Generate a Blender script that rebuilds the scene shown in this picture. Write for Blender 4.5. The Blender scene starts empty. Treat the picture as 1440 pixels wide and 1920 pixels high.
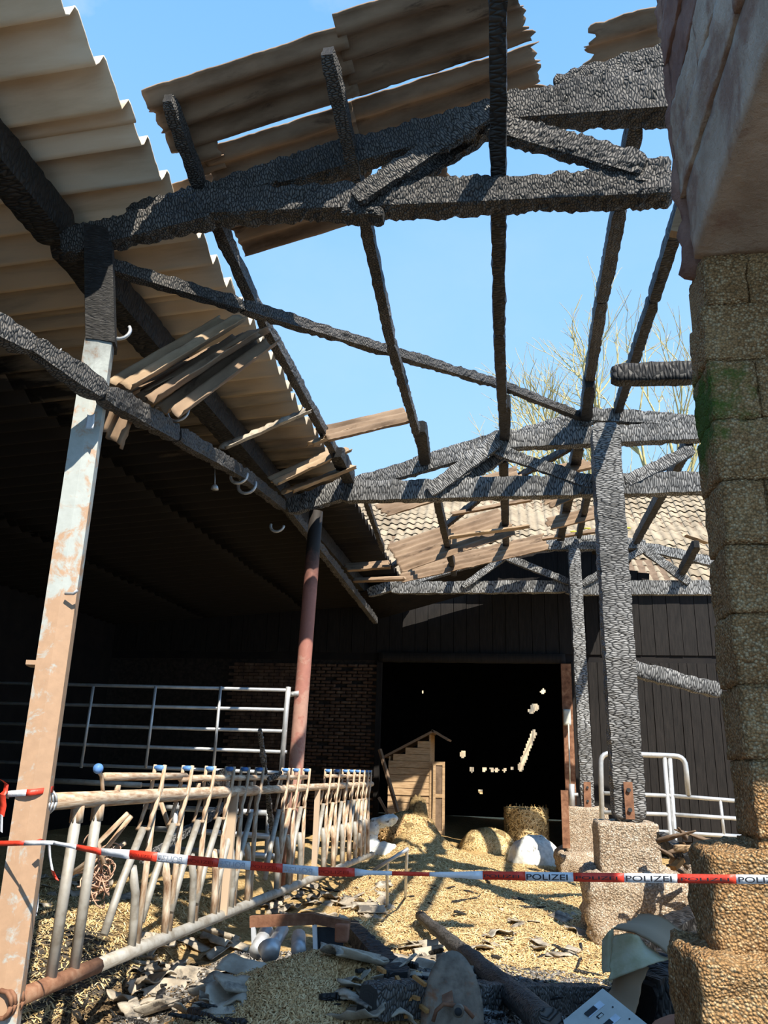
import bpy, bmesh, math, random
import numpy as np
from mathutils import Vector, Matrix, noise as mn
random.seed(7); np.random.seed(7)
C = bpy.context.scene.collection
PI = math.pi
# ------------------------------------------------------------------ camera
H = 1.6; F = 1490.0
_vz = np.array([860-720., -3800-960., F]); _yy = (-(F*F)-140*233)/-4760.
_uy = np.array([233., _yy, F]); _uz = _vz/np.linalg.norm(_vz); _uy = _uy/np.linalg.norm(_uy)
_ux = np.cross(_uy, _uz); RM = np.stack([_ux, _uy, _uz])
cam_d = bpy.data.cameras.new('camera'); cam = bpy.data.objects.new('camera', cam_d); C.objects.link(cam)
cam_d.sensor_fit = 'VERTICAL'; cam_d.sensor_height = 36.0; cam_d.sensor_width = 27.0
cam_d.lens = F*36.0/1920.0; cam_d.clip_start = 0.05; cam_d.clip_end = 500
mx = RM[:, 0]; my = -RM[:, 1]; mz = -RM[:, 2]
cam.matrix_world = Matrix(((mx[0], my[0], mz[0], 0), (mx[1], my[1], mz[1], 0), (mx[2], my[2], mz[2], H), (0, 0, 0, 1)))
bpy.context.scene.camera = cam
sc = bpy.context.scene
sc.view_settings.view_transform = 'Standard'; sc.view_settings.look = 'None'
sc.view_settings.gamma = 1; sc.view_settings.use_curve_mapping = False
sc.view_settings.exposure = 0.0
# ------------------------------------------------------------------ world and sun
w = bpy.data.worlds.new('sky'); sc.world = w; w.use_nodes = True
nt = w.node_tree; nt.nodes.clear()
def N(nt, t, **k):
    n = nt.nodes.new(t)
    for a, b in k.items(): setattr(n, a, b)
    return n
def ray0(px, py):
    r = RM @ np.array([px-720., py-960., F]); return tuple(r/np.linalg.norm(r))
wo = N(nt, 'ShaderNodeOutputWorld'); bg = N(nt, 'ShaderNodeBackground'); tc = N(nt, 'ShaderNodeTexCoord')
sep = N(nt, 'ShaderNodeSeparateXYZ'); nt.links.new(tc.outputs['Generated'], sep.inputs[0])
rp = N(nt, 'ShaderNodeValToRGB'); nt.links.new(sep.outputs['Z'], rp.inputs[0])
rp.color_ramp.elements[0].position = 0.0; rp.color_ramp.elements[0].color = (.44, .72, 1.0, 1)
rp.color_ramp.elements[1].position = 0.95; rp.color_ramp.elements[1].color = (.13, .36, .80, 1)
e = rp.color_ramp.elements.new(.42); e.color = (.325, .585, .98, 1)
e = rp.color_ramp.elements.new(.70); e.color = (.215, .475, .90, 1)
nz = N(nt, 'ShaderNodeTexNoise'); nz.inputs['Scale'].default_value = 2.3; nz.inputs['Detail'].default_value = 7; nz.inputs['Roughness'].default_value = .6
mp = N(nt, 'ShaderNodeMapping'); mp.inputs['Scale'].default_value = (1, 1, 1.7); mp.inputs['Location'].default_value = (.62, .1, .22)
nt.links.new(tc.outputs['Generated'], mp.inputs[0]); nt.links.new(mp.outputs[0], nz.inputs['Vector'])
cr = N(nt, 'ShaderNodeValToRGB'); cr.color_ramp.elements[0].position = .50; cr.color_ramp.elements[1].position = .72
cr.color_ramp.elements[0].color = (0, 0, 0, 1); cr.color_ramp.elements[1].color = (.75, .75, .75, 1)
nt.links.new(nz.outputs['Fac'], cr.inputs[0])
_c = ray0(190, 20); dp = N(nt, 'ShaderNodeVectorMath', operation='DOT_PRODUCT'); dp.inputs[1].default_value = _c; nt.links.new(tc.outputs['Generated'], dp.inputs[0])
mk = N(nt, 'ShaderNodeMapRange'); mk.inputs['From Min'].default_value = .955; mk.inputs['From Max'].default_value = .992; mk.inputs['To Min'].default_value = .10; nt.links.new(dp.outputs['Value'], mk.inputs['Value'])
mm = N(nt, 'ShaderNodeMath', operation='MULTIPLY'); nt.links.new(cr.outputs[0], mm.inputs[0]); nt.links.new(mk.outputs[0], mm.inputs[1])
mxn = N(nt, 'ShaderNodeMixRGB'); nt.links.new(mm.outputs[0], mxn.inputs[0]); nt.links.new(rp.outputs[0], mxn.inputs[1]); mxn.inputs[2].default_value = (.80, .84, .95, 1)
nt.links.new(mxn.outputs[0], bg.inputs[0]); bg.inputs[1].default_value = 1.3
nt.links.new(bg.outputs[0], wo.inputs[0])
SUN = Vector((.30, -.55, .72)).normalized()
sl = bpy.data.lights.new('sun', 'SUN'); so = bpy.data.objects.new('sun', sl); C.objects.link(so)
sl.energy = 9.0; sl.angle = .0095; sl.color = (1, .93, .80)
so.location = (5, -5, 12); so.rotation_euler = SUN.to_track_quat('Z', 'Y').to_euler()

# ------------------------------------------------------------------ geometry helpers
def ray(px, py): return RM @ np.array([px-720., py-960., F])
def PY(px, py, Y):
    r = ray(px, py); return Vector((r[0]*Y/r[1], Y, H+r[2]*Y/r[1]))
def proj(p):
    q = RM.T @ (np.array(p)-np.array([0, 0, H])); return 720+F*q[0]/q[2], 960+F*q[1]/q[2]
def sm(a, b, x):
    t = max(0., min(1., (x-a)/(b-a))); return t*t*(3-2*t)
def nf(x, y, s=1., o=0.): return mn.noise(Vector((x*s+o, y*s-o, o*1.7)))
def gz(x, y):
    z = .24*sm(-2.75, -3.3, x)*sm(15, 13.5, y) + .30*sm(7.6, 5.2, y)*sm(.9, -.1, x)*sm(-2.2, -1.5, x)
    z -= .17*sm(12.5, 15.5, y)*sm(-1.6, -.6, x)
    z += .33*math.exp(-((x+1.0)/.62)**2-((y-4.5)/.75)**2)
    z += .10*math.exp(-((x+3.9)/1.0)**2-((y-6.6)/.9)**2)
    z += .22*math.exp(-((x+1.72)/.42)**2-((y-15.4)/.6)**2)+.34*math.exp(-((x+1.35)/.9)**2-((y-14.9)/1.2)**2)
    z += .07*nf(x, y, 1.1, 3)+.035*nf(x, y, 3.1, 9)
    if y < 12: z += .02*nf(x, y, 9, 5)
    z -= .12*sm(8.5, 6.5, y)*sm(.3, 1.0, x)
    return z
def hit(px, py, dz=0.):
    r = ray(px, py); r = r/np.linalg.norm(r); t = 2.0
    while t < 40:
        x, y, z = r[0]*t, r[1]*t, H+r[2]*t
        if z <= gz(x, y)+dz: break
        t += .02
    return Vector((x, y, gz(x, y)+dz))
def link(o, parent=None, label=None, cat=None, group=None, kind=None):
    C.objects.link(o)
    if parent is not None: o.parent = parent
    tagp(o, label, cat, group, kind); return o
def tagp(o, label=None, cat=None, group=None, kind=None):
    if label: o['label'] = label
    if cat: o['category'] = cat
    if group: o['group'] = group
    if kind: o['kind'] = kind
    return o
def wloc(o):
    v = Vector(o.location)
    while o.parent: o = o.parent; v += Vector(o.location)
    return v
def mesh(name, vs, fs, m, uvs=None, smooth=True, shift=None):
    me = bpy.data.meshes.new(name)
    if shift is not None: vs = [Vector(v)-shift for v in vs]
    me.from_pydata([tuple(v) for v in vs], [], fs); me.materials.append(m)
    if uvs is not None:
        ul = me.uv_layers.new(name='UVMap')
        lv = np.zeros(len(me.loops), np.int32); me.loops.foreach_get('vertex_index', lv)
        ul.data.foreach_set('uv', np.array(uvs, np.float32)[lv].ravel())
    if smooth: me.polygons.foreach_set('use_smooth', [True]*len(me.polygons))
    me.update(); return me
def empty(name, loc, label=None, cat=None, group=None, kind=None, parent=None):
    o = bpy.data.objects.new(name, None); o.location = loc; o.empty_display_size = .1
    return link(o, parent, label, cat, group, kind)
def put(name, vs, fs, m, parent=None, uvs=None, smooth=True, label=None, cat=None, group=None, kind=None, org=None):
    """vs in world space; object origin at org (default: base centre)"""
    if org is None:
        a = np.array([tuple(v) for v in vs]); org = Vector(((a[:, 0].min()+a[:, 0].max())/2, (a[:, 1].min()+a[:, 1].max())/2, a[:, 2].min()))
    me = mesh(name, vs, fs, m, uvs, smooth, org)
    o = bpy.data.objects.new(name, me)
    o.location = org-(wloc(parent) if parent else Vector((0, 0, 0)))
    return link(o, parent, label, cat, group, kind)
class MB:
    def __init__(s): s.v = []; s.f = []; s.uv = []
    def add(s, d):
        k = len(s.v); s.v += d[0]; s.f += [tuple(i+k for i in f) for f in d[1]]
        s.uv += d[2] if len(d) > 2 else [(v[0], v[2]) for v in d[0]]; return s
    def put(s, name, m, parent=None, **k): return put(name, s.v, s.f, m, parent, uvs=s.uv, **k)
def frame(a, hint=Vector((0, 0, 1))):
    a = a.normalized()
    if abs(a.dot(hint)) > .97: hint = Vector((0, 1, 0))
    side = a.cross(hint).normalized(); up = side.cross(a).normalized(); return a, side, up
def beam_d(p0, p1, wd, ht, amp=.012, step=.05, seed=0, t0=1., t1=1., sag=0., ns=3, uoff=0.):
    """rough box beam, wd across, ht up"""
    p0 = Vector(p0); p1 = Vector(p1); L = (p1-p0).length; a, sd, up = frame(p1-p0)
    n = max(2, int(L/step)); ring = []
    for i in range(ns): ring.append((-.5+i/ns, -.5))
    for i in range(ns): ring.append((.5, -.5+i/ns))
    for i in range(ns): ring.append((.5-i/ns, .5))
    for i in range(ns): ring.append((-.5, .5-i/ns))
    m = len(ring); v = []; f = []; uv = []
    for k in range(n+1):
        t = k/n; c = p0+(p1-p0)*t + up*(-sag*4*t*(1-t)); sc_ = t0+(t1-t0)*t
        e = min(1, .72+.28*min(t, 1-t)*n/1.5) if n > 3 else 1
        for j, (x, y) in enumerate(ring):
            q = c+sd*(x*wd*sc_*e)+up*(y*ht*sc_*e)
            rr = .85 if (abs(x) > .49 and abs(y) > .49) else 1
            q = c+(q-c)*(.96 if rr < 1 else 1)
            d = amp*(mn.noise(q*9+Vector((seed, 0, 0)))+.8*mn.noise(q*28+Vector((0, seed, 0)))+.7*mn.noise(q*3))
            dr = (sd*x+up*y); 
            d += amp*.45*random.uniform(-1, 1)
            if dr.length > 0: q = q+dr.normalized()*d
            v.append(q); pr = (j/m)*2*(wd+ht); uv.append((uoff+t*L+seed*.37, pr))
    for k in range(n):
        for j in range(m):
            b = (j+1) % m; f.append((k*m+j, (k+1)*m+j, (k+1)*m+b, k*m+b))
    c0 = len(v); v.append(p0-a*.005); uv.append((0, 0)); c1 = len(v); v.append(p1+a*.005+up*0); uv.append((0, 0))
    for j in range(m):
        b = (j+1) % m; f.append((c0, j, b)); f.append((c1, n*m+b, n*m+j))
    return v, f, uv
def tube_d(pts, r, n=8, cap=True):
    pts = [Vector(p) for p in pts]; v = []; f = []; uv = []; L = 0
    rs = r if isinstance(r, (list, tuple)) else [r]*len(pts)
    a0, sd, up = frame(pts[1]-pts[0])
    for i, p in enumerate(pts):
        d = (pts[min(i+1, len(pts)-1)]-pts[max(i-1, 0)]).normalized()
        sd = (sd-d*sd.dot(d)).normalized(); up = sd.cross(d)
        if i: L += (p-pts[i-1]).length
        for j in range(n):
            t = 2*PI*j/n; v.append(p+sd*(math.cos(t)*rs[i])+up*(math.sin(t)*rs[i])); uv.append((L, j/n*2*PI*rs[i]))
    for i in range(len(pts)-1):
        for j in range(n):
            b = (j+1) % n; f.append((i*n+j, i*n+b, (i+1)*n+b, (i+1)*n+j))
    if cap: f.append(tuple(range(n-1, -1, -1))); f.append(tuple((len(pts)-1)*n+j for j in range(n)))
    return v, f, uv
def box_d(x0, x1, y0, y1, z0, z1):
    v = [Vector((x, y, z)) for z in (z0, z1) for y in (y0, y1) for x in (x0, x1)]
    return v, [(0, 2, 3, 1), (4, 5, 7, 6), (0, 1, 5, 4), (2, 6, 7, 3), (1, 3, 7, 5), (0, 4, 6, 2)]
def obox_d(p0, p1, wd, ht, hint=Vector((0, 0, 1))):
    p0 = Vector(p0); p1 = Vector(p1); a, sd, up = frame(p1-p0, hint)
    v = [p+sd*(x*wd/2)+up*(y*ht/2) for p in (p0, p1) for x, y in ((-1, -1), (1, -1), (1, 1), (-1, 1))]
    L = (p1-p0).length
    return v, [(0, 1, 2, 3), (7, 6, 5, 4), (0, 4, 5, 1), (1, 5, 6, 2), (2, 6, 7, 3), (3, 7, 4, 0)], [((0 if i < 4 else L), (i % 4)*wd) for i in range(8)]
def rough_box_d(x0, x1, y0, y1, z0, z1, step=.05, amp=.015, rnd=.03, seed=0., sc_=7.):
    """closed box, gridded and displaced by noise, corners rounded"""
    nx, ny, nz_ = [max(2, int(round(abs(b-a)/step))) for a, b in ((x0, x1), (y0, y1), (z0, z1))]
    idx = {}; v = []; f = []
    cx, cy, cz = (x0+x1)/2, (y0+y1)/2, (z0+z1)/2; hx, hy, hz = (x1-x0)/2, (y1-y0)/2, (z1-z0)/2
    def vid(i, j, k):
        key = (i, j, k)
        if key in idx: return idx[key]
        p = Vector((x0+(x1-x0)*i/nx, y0+(y1-y0)*j/ny, z0+(z1-z0)*k/nz_))
        # rounding
        q = Vector((max(-hx+rnd, min(hx-rnd, p.x-cx)), max(-hy+rnd, min(hy-rnd, p.y-cy)), max(-hz+rnd, min(hz-rnd, p.z-cz))))
        d = Vector((p.x-cx, p.y-cy, p.z-cz))-q
        nrm = d.normalized() if d.length > 1e-6 else Vector((0, 0, 1))
        if d.length > rnd: d = nrm*rnd
        c = Vector((cx, cy, cz)); o = q+c+d
        s = Vector((seed, seed*.7, -seed))
        am = mn.noise(o*sc_+s)+.7*mn.noise(o*sc_*2.7+s)+.5*mn.noise(o*sc_*6+s)
        o = o+nrm*amp*am
        idx[key] = len(v); v.append(o); return idx[key]
    for i in range(nx):
        for j in range(ny):
            f.append((vid(i, j, 0), vid(i, j+1, 0), vid(i+1, j+1, 0), vid(i+1, j, 0)))
            f.append((vid(i, j, nz_), vid(i+1, j, nz_), vid(i+1, j+1, nz_), vid(i, j+1, nz_)))
    for i in range(nx):
        for k in range(nz_):
            f.append((vid(i, 0, k), vid(i+1, 0, k), vid(i+1, 0, k+1), vid(i, 0, k+1)))
            f.append((vid(i, ny, k), vid(i, ny, k+1), vid(i+1, ny, k+1), vid(i+1, ny, k)))
    for j in range(ny):
        for k in range(nz_):
            f.append((vid(0, j, k), vid(0, j, k+1), vid(0, j+1, k+1), vid(0, j+1, k)))
            f.append((vid(nx, j, k), vid(nx, j+1, k), vid(nx, j+1, k+1), vid(nx, j, k+1)))
    return v, f
def blob_d(c, rx, ry, rz, amp=.1, sc_=3., seed=0., nu=28, nv=16, flat=True):
    v = []; f = []; uv = []
    for i in range(nv+1):
        th = PI*i/nv
        for j in range(nu):
            ph = 2*PI*j/nu; d = Vector((math.sin(th)*math.cos(ph), math.sin(th)*math.sin(ph), math.cos(th)))
            k = 1+amp*(mn.noise(d*sc_+Vector((seed, 0, 0)))+.5*mn.noise(d*sc_*3+Vector((0, seed, 0))))
            z = d.z*k
            if flat and z < 0: z *= .45
            v.append(Vector((c[0]+rx*d.x*k, c[1]+ry*d.y*k, c[2]+rz*z))); uv.append((j/nu, i/nv))
    for i in range(nv):
        for j in range(nu):
            b = (j+1) % nu; f.append((i*nu+j, (i+1)*nu+j, (i+1)*nu+b, i*nu+b))
    return v, f, uv
def sheet_d(L, W, pitch=.177, amp=.025, th=.008, jag0=0., jag1=0., jagw=0., seed=0, du=.06, dv=.022, curl=0., ph=0., prof='sine'):
    """corrugated sheet: u along the waves (0..L) on +X, v across (0..W) on +Y, z up"""
    nu = max(2, int(L/du)); nv = max(3, int(W/dv)); v = []; f = []; uv = []
    for side in (0, 1):
        for j in range(nv+1):
            b = j/nv
            u0 = jag0*(.5+.5*mn.noise(Vector((b*W*6, seed, 1)))+.35*mn.noise(Vector((b*W*25, seed, 2)))) if jag0 else 0
            u1 = L-(jag1*(.5+.5*mn.noise(Vector((b*W*6, seed, 7)))+.35*mn.noise(Vector((b*W*25, seed, 8)))) if jag1 else 0)
            for i in range(nu+1):
                a = i/nu; u = u0+(u1-u0)*a
                wj = jagw*(.5*mn.noise(Vector((u*4, seed, 20)))+.35*mn.noise(Vector((u*17, seed, 21)))) if jagw else 0
                y = b*W+wj*(2*b-1)
                q = (y/pitch+ph) % 1
                if prof == 'sine': z = amp*math.cos(2*PI*q)
                else:      # asymmetric big profile: long gentle flank, short steep one
                    z = amp*(1-2*min(1, q/.72)) if q < .80 else amp*(-1+2*min(1, (q-.80)/.13))
                z += curl*((a-.5)**2*4)*L*.5+(0 if not jagw else .006*mn.noise(Vector((u*5, y*5, seed))))
                v.append(Vector((u, y, z-(th if side else 0)))); uv.append((u+seed, y))
    m = (nu+1)*(nv+1)
    for j in range(nv):
        for i in range(nu):
            a = j*(nu+1)+i; b = a+1; c = a+nu+2; d = a+nu+1
            f.append((a, b, c, d)); f.append((m+a, m+d, m+c, m+b))
    for i in range(nu):
        f.append((i, m+i, m+i+1, i+1)); a = nv*(nu+1)+i; f.append((a, a+1, m+a+1, m+a))
    for j in range(nv):
        a = j*(nu+1); b = a+nu+1; f.append((a, b, m+b, m+a)); a += nu; b += nu; f.append((a, m+a, m+b, b))
    return v, f, uv
def xf(d, M):
    return ([M @ Vector(v) for v in d[0]],)+tuple(d[1:])

# ------------------------------------------------------------------ materials
MATS = {}
def mat(name, base=(.5, .5, .5), rough=.8, metal=0., spec=.3):
    m = bpy.data.materials.new(name); m.use_nodes = True; t = m.node_tree; b = t.nodes['Principled BSDF']
    b.inputs['Base Color'].default_value = (*base, 1); b.inputs['Roughness'].default_value = rough
    b.inputs['Metallic'].default_value = metal; b.inputs['Specular IOR Level'].default_value = spec
    return m, t, b
def coords(t, kind='Object', scale=(1, 1, 1), rnd=False):
    c = N(t, 'ShaderNodeTexCoord'); mp = N(t, 'ShaderNodeMapping'); mp.inputs['Scale'].default_value = scale
    if kind == 'World':
        g = N(t, 'ShaderNodeNewGeometry'); t.links.new(g.outputs['Position'], mp.inputs[0])
    else: t.links.new(c.outputs[kind], mp.inputs[0])
    if rnd:
        oi = N(t, 'ShaderNodeObjectInfo'); ad = N(t, 'ShaderNodeVectorMath', operation='ADD'); sc2 = N(t, 'ShaderNodeMath', operation='MULTIPLY'); sc2.inputs[1].default_value = 37
        t.links.new(oi.outputs['Random'], sc2.inputs[0]); t.links.new(mp.outputs[0], ad.inputs[0]); t.links.new(sc2.outputs[0], ad.inputs[1]); return ad.outputs[0]
    return mp.outputs[0]
def noise_n(t, vec, scale, detail=5, rough=.6, dist=0.):
    n = N(t, 'ShaderNodeTexNoise'); n.inputs['Scale'].default_value = scale; n.inputs['Detail'].default_value = detail
    n.inputs['Roughness'].default_value = rough; n.inputs['Distortion'].default_value = dist; t.links.new(vec, n.inputs['Vector']); return n.outputs['Fac']
def ramp(t, fac, stops):
    r = N(t, 'ShaderNodeValToRGB'); t.links.new(fac, r.inputs[0]); el = r.color_ramp.elements
    while len(el) > 1: el.remove(el[-1])
    el[0].position = stops[0][0]; el[0].color = (*stops[0][1], 1)
    for p, c in stops[1:]: x = el.new(p); x.color = (*c, 1)
    return r.outputs[0]
def mixc(t, fac, a, b, mode='MIX'):
    m = N(t, 'ShaderNodeMixRGB', blend_type=mode)
    for i, s in ((0, fac), (1, a), (2, b)):
        if isinstance(s, (int, float)): m.inputs[i].default_value = s
        elif isinstance(s, tuple): m.inputs[i].default_value = (*s, 1)
        else: t.links.new(s, m.inputs[i])
    return m.outputs[0]
def bump(t, b, h, strength=.5, dist=.01):
    n = N(t, 'ShaderNodeBump'); n.inputs['Strength'].default_value = strength; n.inputs['Distance'].default_value = dist
    t.links.new(h, n.inputs['Height']); t.links.new(n.outputs[0], b.inputs['Normal'])
def g3(v): return (v, v, v)
def noisy(name, stops, scale=8, kind='Object', rough=.85, metal=0., spec=.3, bs=.4, bd=.01, bscale=None, rnd=False, sc3=(1, 1, 1), detail=6, stain=None):
    m, t, b = mat(name, rough=rough, metal=metal, spec=spec); v = coords(t, kind, sc3, rnd); n = noise_n(t, v, scale, detail)
    c = ramp(t, n, stops)
    if stain:   # (scale, lo, hi, colour)
        s = ramp(t, noise_n(t, v, stain[0], 6, .65, .4), [(stain[1], g3(0)), (stain[2], g3(1))]); c = mixc(t, s, c, stain[3])
    t.links.new(c, b.inputs['Base Color'])
    if bs: bump(t, b, noise_n(t, v, bscale or scale*4, 6, .7), bs, bd)
    return m
def char(name, crest, dark=.006, along=38., across=11., bs=1.0):
    m, t, b = mat(name, rough=.6, spec=.45); v = coords(t, 'UV')
    dn = N(t, 'ShaderNodeTexNoise'); dn.inputs['Scale'].default_value = 9; dn.inputs['Detail'].default_value = 3; t.links.new(v, dn.inputs['Vector'])
    ad = N(t, 'ShaderNodeMixRGB', blend_type='LINEAR_LIGHT'); ad.inputs[0].default_value = .010; t.links.new(v, ad.inputs[1]); t.links.new(dn.outputs['Color'], ad.inputs[2])
    mp = N(t, 'ShaderNodeMapping'); mp.inputs['Scale'].default_value = (along, across, 1); t.links.new(ad.outputs[0], mp.inputs[0])
    vo = N(t, 'ShaderNodeTexVoronoi', voronoi_dimensions='2D', feature='DISTANCE_TO_EDGE'); vo.inputs['Scale'].default_value = 1; t.links.new(mp.outputs[0], vo.inputs['Vector'])
    big = noise_n(t, v, 1.6, 4)
    cr_ = ramp(t, big, [(.32, tuple(x*.35 for x in crest)), (.62, crest)])
    k = ramp(t, vo.outputs['Distance'], [(.03, g3(0)), (.22, g3(1))])
    t.links.new(mixc(t, k, (dark, dark, dark*1.1), cr_), b.inputs['Base Color'])
    hgt = ramp(t, vo.outputs['Distance'], [(0, g3(0)), (.3, g3(.85)), (.6, g3(1))])
    bump(t, b, hgt, bs*.8, .010); return m
M = {}
M['char'] = char('charred timber', (.135, .122, .11), along=66, across=30)  # darker copy: part shade of the nearest truss painted into the colour
M['char_ash_lit'] = char('sunlit ash grey charred timber', (.27, .265, .26), along=46, across=11)  # paler copy: sunlit grey painted into the crests
M['char_black'] = char('black charred timber', (.032, .029, .027))  # dark copy: unlit look painted in, also used for truly black timber
M['char_far'] = char('sunlit silvery charred timber', (.34, .34, .34), along=34, across=9)  # palest copy: sunlit grey of the far truss painted in
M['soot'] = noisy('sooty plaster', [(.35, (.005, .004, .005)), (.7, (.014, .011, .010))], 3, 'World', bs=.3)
M['soot_board'] = noisy('sooty board', [(.35, (.007, .006, .006)), (.7, (.018, .015, .014))], 5, 'Object', sc3=(6, 6, .6), rnd=True)
M['brick'] = noisy('sooty brick', [(.3, (.035, .022, .017)), (.55, (.10, .058, .038)), (.75, (.17, .12, .085))], 6, 'Object', rnd=True, bs=.6)
M['mortar'] = noisy('sooty mortar', [(.35, (.012, .009, .008)), (.7, (.04, .03, .024))], 12, 'World')
M['sheet'] = noisy('weathered fibre cement', [(.3, (.17, .115, .07)), (.5, (.34, .24, .15)), (.72, (.50, .39, .27))], 2.2, 'UV', bs=.25, bd=.004, bscale=60, sc3=(.7, 3, 1), stain=(3.0, .60, .72, (.06, .038, .025)))
M['sheet_brown'] = noisy('smoke browned fibre cement', [(.3, (.11, .07, .042)), (.5, (.23, .155, .10)), (.72, (.33, .235, .155))], 2.2, 'UV', bs=.25, bd=.004, bscale=60, sc3=(.7, 3, 1), stain=(3.0, .58, .70, (.05, .03, .02)))
M['sheet_grey'] = noisy('grey broken fibre cement', [(.3, (.18, .145, .105)), (.5, (.37, .315, .245)), (.72, (.56, .50, .41))], 5, 'Object', bs=.6, bd=.006, bscale=40, rnd=True, stain=(4.0, .52, .64, (.09, .08, .07)))
M['sheet_yel'] = noisy('lichen stained fibre cement', [(.3, (.33, .30, .16)), (.5, (.50, .46, .30)), (.72, (.58, .55, .45))], 6, 'Object', bs=.3, bd=.004, bscale=60)
M['galv'] = noisy('galvanised steel', [(.3, (.42, .43, .44)), (.7, (.66, .67, .68))], 9, 'Object', rough=.45, metal=.55, bs=.1, rnd=True)
M['rust_pipe'] = noisy('limewashed rusty tube', [(.30, (.20, .10, .055)), (.45, (.42, .29, .19)), (.62, (.62, .52, .40)), (.8, (.70, .64, .54))], 7, 'UV', rough=.7, bs=.25, bd=.003, sc3=(1, 4, 1))
M['rust_grey'] = noisy('dull zinc tube', [(.3, (.22, .18, .13)), (.5, (.40, .37, .32)), (.75, (.52, .50, .46))], 7, 'UV', rough=.55, metal=.3, bs=.2, bd=.003)
M['rust'] = noisy('rusty steel', [(.3, (.10, .04, .022)), (.55, (.24, .115, .065)), (.75, (.36, .22, .14))], 10, 'Object', rough=.8, bs=.3)
M['blue'] = noisy('blue paint', [(.3, (.06, .17, .42)), (.7, (.14, .30, .62))], 20, rough=.5, bs=0)
M['wood'] = noisy('warm softwood', [(.3, (.30, .185, .095)), (.6, (.46, .31, .175)), (.8, (.55, .40, .25))], 6, 'Object', rnd=True, sc3=(1, 1, 7))
M['wood_dark'] = noisy('old brown timber', [(.3, (.10, .065, .04)), (.7, (.22, .15, .10))], 6, 'Object', rnd=True)
M['splinter'] = noisy('orange broken wood', [(.3, (.28, .12, .035)), (.7, (.50, .26, .09))], 14)
M['white_bag'] = noisy('white woven plastic', [(.3, (.50, .52, .50)), (.6, (.74, .75, .72))], 14, rough=.6, bs=.5, stain=(8, .60, .66, (.12, .10, .08)))
M['plastic'] = noisy('cream plastic housing', [(.3, (.42, .43, .38)), (.7, (.60, .61, .56))], 6, rough=.4, spec=.5, bs=.05)
M['dark'] = noisy('dark recess', [(.3, (.02, .022, .025)), (.7, (.05, .055, .06))], 6)
M['tape_red'] = noisy('red barrier film', [(.3, (.62, .035, .018)), (.7, (.80, .07, .035))], 10, 'World', rough=.4, spec=.5, bs=.3)
M['tape_white'] = noisy('white barrier film', [(.3, (.62, .65, .70)), (.7, (.80, .82, .86))], 10, 'World', rough=.4, spec=.5, bs=.3)
M['ink'], _, _ = mat('black lettering', (.02, .02, .025), .5)
M['ink_pale'], _, _ = mat('show through lettering', (.33, .36, .42), .5)
M['moss'] = noisy('moss', [(.3, (.03, .07, .012)), (.7, (.10, .17, .03))], 30)
M['terracotta'] = noisy('terracotta', [(.3, (.28, .11, .06)), (.7, (.42, .19, .11))], 8)
M['bark'] = noisy('pale bark', [(.3, (.34, .26, .10)), (.7, (.58, .50, .24))], 6)
M['far_wall'] = noisy('pale render', [(.3, (.55, .42, .27)), (.7, (.72, .60, .42))], 2)
# painted post: pale paint over rust, charred towards the top where the fire reached
def post_mat(name, paint, rustc, z0, z1, thr=.55):
    m, t, b = mat(name, rough=.6, spec=.4); v = coords(t, 'World'); n = noise_n(t, v, 7, 8, .7, .5); n2 = noise_n(t, v, 22, 5)
    gp = N(t, 'ShaderNodeNewGeometry'); sp = N(t, 'ShaderNodeSeparateXYZ'); t.links.new(gp.outputs['Position'], sp.inputs[0])
    wz = ramp(t, sp.outputs['Z'], [(0, g3(1))]); mz_ = N(t, 'ShaderNodeMapRange'); mz_.inputs['From Min'].default_value = 3.0; mz_.inputs['From Max'].default_value = 2.2; mz_.inputs['To Min'].default_value = -.10; mz_.inputs['To Max'].default_value = .07; t.links.new(sp.outputs['Z'], mz_.inputs['Value'])
    an = N(t, 'ShaderNodeMath', operation='ADD'); t.links.new(n, an.inputs[0]); t.links.new(mz_.outputs[0], an.inputs[1])
    c = mixc(t, ramp(t, an.outputs[0], [(thr-.05, g3(0)), (thr+.05, g3(1))]), paint, rustc); c = mixc(t, .25, c, ramp(t, n2, [(.3, g3(.25)), (.7, g3(.8))]), 'MULTIPLY')
    s = N(t, 'ShaderNodeSeparateXYZ'); g = N(t, 'ShaderNodeNewGeometry'); t.links.new(g.outputs['Position'], s.inputs[0])
    ad = N(t, 'ShaderNodeMath', operation='MULTIPLY_ADD'); ad.inputs[1].default_value = .9; t.links.new(n, ad.inputs[0]); t.links.new(s.outputs['Z'], ad.inputs[2])
    mr = N(t, 'ShaderNodeMapRange'); mr.inputs['From Min'].default_value = z0+.45; mr.inputs['From Max'].default_value = z1+.45; t.links.new(ad.outputs[0], mr.inputs['Value'])
    c = mixc(t, mr.outputs[0], c, (.022, .018, .016)); t.links.new(c, b.inputs['Base Color']); bump(t, b, n, .4, .004); return m
M['post'] = post_mat('peeling pale paint on rusty steel', (.44, .47, .45), (.46, .29, .18), 3.7, 4.3, .49)
M['redpost'] = post_mat('dull red pipe paint', (.40, .17, .13), (.46, .26, .20), 3.5, 4.1, .55)
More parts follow.
